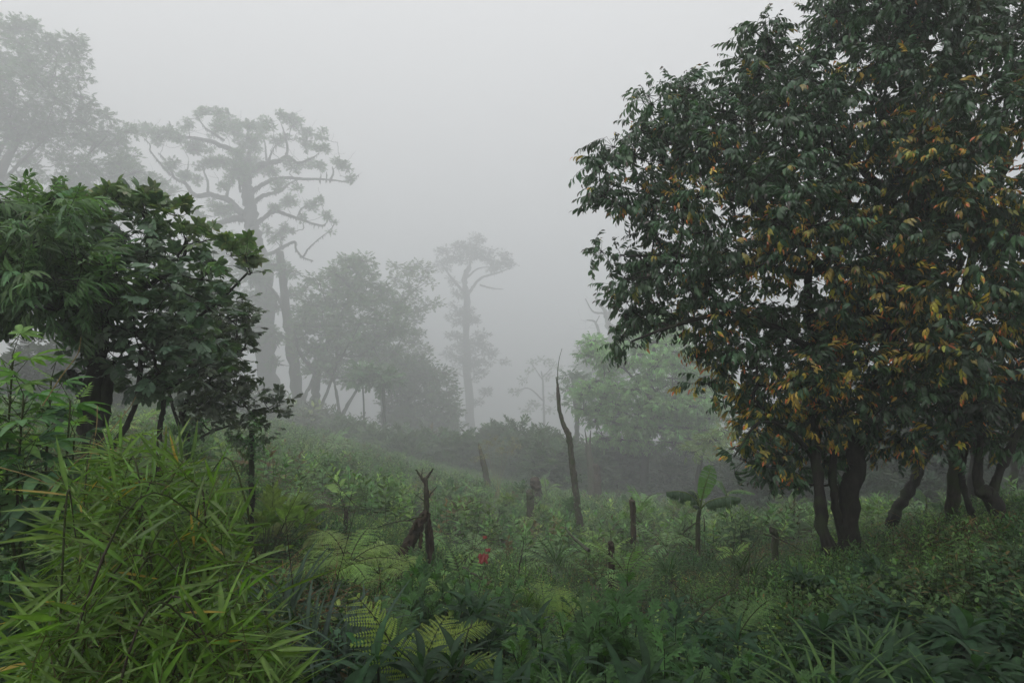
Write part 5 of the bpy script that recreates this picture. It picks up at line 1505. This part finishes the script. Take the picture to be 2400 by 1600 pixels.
# --- red scraps
m, n, l = new_mat('red_plastic')
pb = n.new('ShaderNodeBsdfPrincipled'); pb.inputs['Base Color'].default_value = (.17, .018, .013, 1); pb.inputs['Roughness'].default_value = .45
out = n.new('ShaderNodeOutputMaterial'); l.new(pb.outputs[0], out.inputs['Surface'])
for (px, py, Y), s_, lab in [((1132,1308,5.6), (.042, .03, .045), 'crumpled red plastic rag lying in the herbs, the largest'), ((1143,1288,5.8), (.022, .018, .013), 'small red plastic scrap just above the largest rag'),
                             ((1136,1258,6.6), (.020, .02, .013), 'topmost tiny red plastic scrap')]:
    p = P(px, py, Y); S = Soup(); k = 13
    g = np.linspace(-1, 1, k); U, V_ = np.meshgrid(g, g, indexing='ij')
    Zz = .35 * np.sin(U * 4 + V_ * 3) * np.cos(V_ * 5) + .25 * np.sin(7 * U) + rng.normal(0, .08, U.shape) + V_ * 1.1
    edge = 1 + .15 * np.sin(5 * np.arctan2(V_, U))
    pts = np.stack([U * s_[0] * edge, (V_ * .6 + .3 * np.sin(U * 3)) * s_[1], Zz * s_[2] * .7], -1) + p
    a = (np.arange(k - 1)[:, None] * k + np.arange(k - 1)[None]).ravel()
    S.add(pts, np.concatenate([np.stack([a, a + k, a + k + 1], -1), np.stack([a, a + k + 1, a + 1], -1)]))
    o = S.build('red_scrap', m); tag(o, lab, 'plastic scrap', 'red plastic scraps')
    sm = o.modifiers.new('thick', 'SOLIDIFY'); sm.thickness = .003

# ================================================================== GROUND COVER (uncountable)
random.seed(71); rng = np.random.default_rng(71)
herb_ov = [T_leaf(1, .58, 2, .4, .2, .42, .85), T_leaf(1, .5, 2, .7, .25, .42, .85)]
herb_ov3 = [T_leaf(1, .60, 4, .4, .2, .42, .85), T_leaf(1, .52, 4, .7, .25, .42, .85)]
herb_ln = [T_leaf(1, .26, 2, .6, .2, .4), T_leaf(1, .22, 3, .9, .2, .4)]
near_kit = [T_plant(herb_ov3, 14, .30, .065, (55, 0), True, .002, .12) for _ in range(5)] + [T_plant(herb_ln, 14, .34, .085, (60, 0), False, .002, .12) for _ in range(2)]
near_round = [T_plant(herb_ov3, 16, .42, .075, (45, -5), True, .0025, .12) for _ in range(5)]
mid_kit = [T_plant(herb_ov, 13, .36, .085, (60, 0), k % 2 == 0, .003, .12) for k in range(4)] + [T_plant(herb_ln, 13, .42, .12, (65, 5), False, .003, .15) for _ in range(4)] + [T_plant([T_rhomb(1, .5, .4)], 22, .35, .06, (60, 0), False, .003, .15) for _ in range(3)]
far_kit = [T_plant([T_rhomb(1, .45, .5)], 14, .42, .14, (60, 5), False, .004, .15) for _ in range(5)]
def noise2(x, y, s, seed=0):
    r = np.random.default_rng(seed); v = 0
    for k in range(5):
        a, b, c, d = r.uniform(-1, 1, 4); v = v + np.sin((a * x + b * y) * s * (1 + k * .5) + c * 9) / 2.2
    return v
def cover(name, label, y0, y1, n, kit, scale, col, col2, mat, umin=-.98, umax=.98, xy=None, mask=None, hvar=.42):
    if xy is None:
        y = np.sqrt(rng.uniform(y0 * y0, y1 * y1, n)); x = rng.uniform(umin, umax, n) * y + rng.uniform(-.8, .8, n)
    else:
        x, y = xy; n = len(x)
    if mask is not None:
        m_ = mask(x, y); x, y = x[m_], y[m_]; n = len(x)
    z = ground(x, y) - .03
    h = 1 + hvar * noise2(x, y, 2.2, 3) + rng.normal(0, .15, n)
    sc = scale * np.clip(h, .45, 1.7)
    tn = np.clip(.5 + .4 * noise2(x, y, 1.7, 9) + rng.normal(0, .28, n), 0, 1)[:, None]
    c = np.asarray(col) * (1 - tn) + np.asarray(col2) * tn
    pk = rng.uniform(0, 1, n) + .12 * noise2(x, y, .9, 21)
    c[pk > .97] = (.11, .085, .035); c[pk < .05] = (.17, .24, .07)
    c = c * rng.uniform(.55, 1.45, (n, 1)) * rng.uniform(.9, 1.1, (n, 3))
    d = nrm(np.stack([rng.normal(0, .22, n), rng.normal(0, .22, n), np.ones(n)], -1)); yaw = rng.uniform(0, 6.28, n)
    X = np.stack([np.cos(yaw), np.sin(yaw), 0 * yaw], -1); X = nrm(X - d * np.sum(X * d, 1)[:, None])
    S = Soup(); place(S, kit, np.stack([x, y, z], -1), np.stack([X, np.cross(d, X), d], -1), sc, c, None, (.035, .035, .018))
    return tag(S.build(name, mat), label, 'ground cover', kind='stuff')
upx = lambda x, y: 1200 + F * x / np.maximum(y, .5)
cover('low_herbs', 'low mixed leafy herbs covering the near ground', .9, 5.5, 4600, near_kit, .95, (.04, .085, .036), (.075, .13, .045), M_SOFT, -1.0, 1.0)
cover('round_leaf_herbs', 'dense round-leaved herbs in the near foreground, centre right', 2.2, 5.2, 2700, near_round, .95, (.04, .09, .045), (.06, .12, .06), M_SOFT, -.10, .40,
      mask=lambda x, y: (noise2(x, y, 1.4, 5) > -.25))
cover('clearing_herbs', 'green leafy herbs carpeting the clearing slope', 5.2, 12.5, 19000, mid_kit, .70, (.038, .09, .034), (.095, .175, .052), M_SOFT)
cover('distant_herbs', 'herbs and ferns carpeting the far part of the clearing', 12, 75, 38000, far_kit, 1.4, (.05, .11, .04), (.10, .17, .058), M_FAR)
cover('slope_undergrowth', 'rough undergrowth on the misty slopes beyond the clearing', 75, 270, 10000, far_kit, 8.5, (.05, .075, .04), (.06, .09, .045), M_FAR)
# dry straw on the ground
def straw(name, label, regions, mat=M_DRY):
    S = Soup()
    for px, py, Y, r, n, ln in regions:
        p = P(px, py, Y); x = p[0] + rng.normal(0, r, n); y = p[1] + rng.normal(0, r * 1.2, n)
        z = ground(x, y) + np.abs(rng.normal(.12, .10, n))
        d = nrm(np.stack([rng.normal(0, 1, n), rng.normal(0, 1, n), rng.normal(.15, .35, n)], -1)); L = ln * rng.uniform(.4, 1.2, n)
        a = np.stack([x, y, z], -1)
        sticks(S, a, a + d * L[:, None], rng.uniform(.0016, .0035, n), jitcol((.20, .135, .065), n, .35, .12))
    return tag(S.build(name, mat), label, 'dead grass', kind='stuff')
straw('dry_straw', 'pale dry straw and stalks lying among the herbs', [(770,1400,4.3,.35,420,.35),(850,1450,3.8,.3,350,.3),(740,1230,8,.4,260,.4),(760,1330,5.6,.35,300,.35),(880,1340,4.8,.3,200,.3),(1120,1380,4.6,.3,120,.3),(1125,1150,16,.8,300,.7),
      (640,1040,17,1.6,500,.8),(560,1120,12,1.2,300,.6),(150,1030,9,1.2,400,.5),(1500,1240,11.3,.7,200,.5),(1740,1250,8.5,.8,160,.4),(2130,1400,4.4,.4,120,.25),(2080,1230,8.5,.6,160,.3),(1160,1500,3,.3,90,.25)])
# thin dead twigs standing and leaning in the herbs
S = Soup(); k = 520
y = np.sqrt(rng.uniform(16, 300, k)); x = rng.uniform(-.42, .5, k) * y; z = ground(x, y) + rng.uniform(0, .25, k)
d = nrm(np.stack([rng.normal(0, .7, k), rng.normal(0, .5, k), np.abs(rng.normal(.5, .5, k))], -1)); a = np.stack([x, y, z], -1); ln = rng.uniform(.25, .9, k)
m_ = noise2(x, y, .8, 33) > -.1
b = a + d * ln[:, None]
sticks(S, a[m_], b[m_], rng.uniform(.002, .005, m_.sum()), jitcol((.075, .06, .042), m_.sum(), .5, .1))
e_ = b + nrm(d + rng.normal(0, .5, d.shape)) * ln[:, None] * .6
sticks(S, b[m_], e_[m_], .002, jitcol((.075, .06, .042), m_.sum(), .5, .1))
tag(S.build('dead_twigs', M_DRY), 'thin dead twigs standing and leaning among the clearing herbs', 'twigs', kind='stuff')
nf = 46; fy = np.sqrt(rng.uniform(5.5 ** 2, 9.5 ** 2, nf)); fx = rng.uniform(-.12, .28, nf) * fy
S = Soup(); fz = ground(fx, fy) + rng.uniform(.3, .45, nf)
place(S, [T_ros([T_rhomb(1, .6, 0)], 6, .016, 10, 20)], np.stack([fx, fy, fz], -1), np.array([I3] * nf), 1., jitcol((.65, .50, .03), nf))
tag(S.build('tiny_flowers', M_SOFT), 'tiny yellow flowers dotted in the herbs of the clearing', 'flowers', kind='stuff')
#@@END
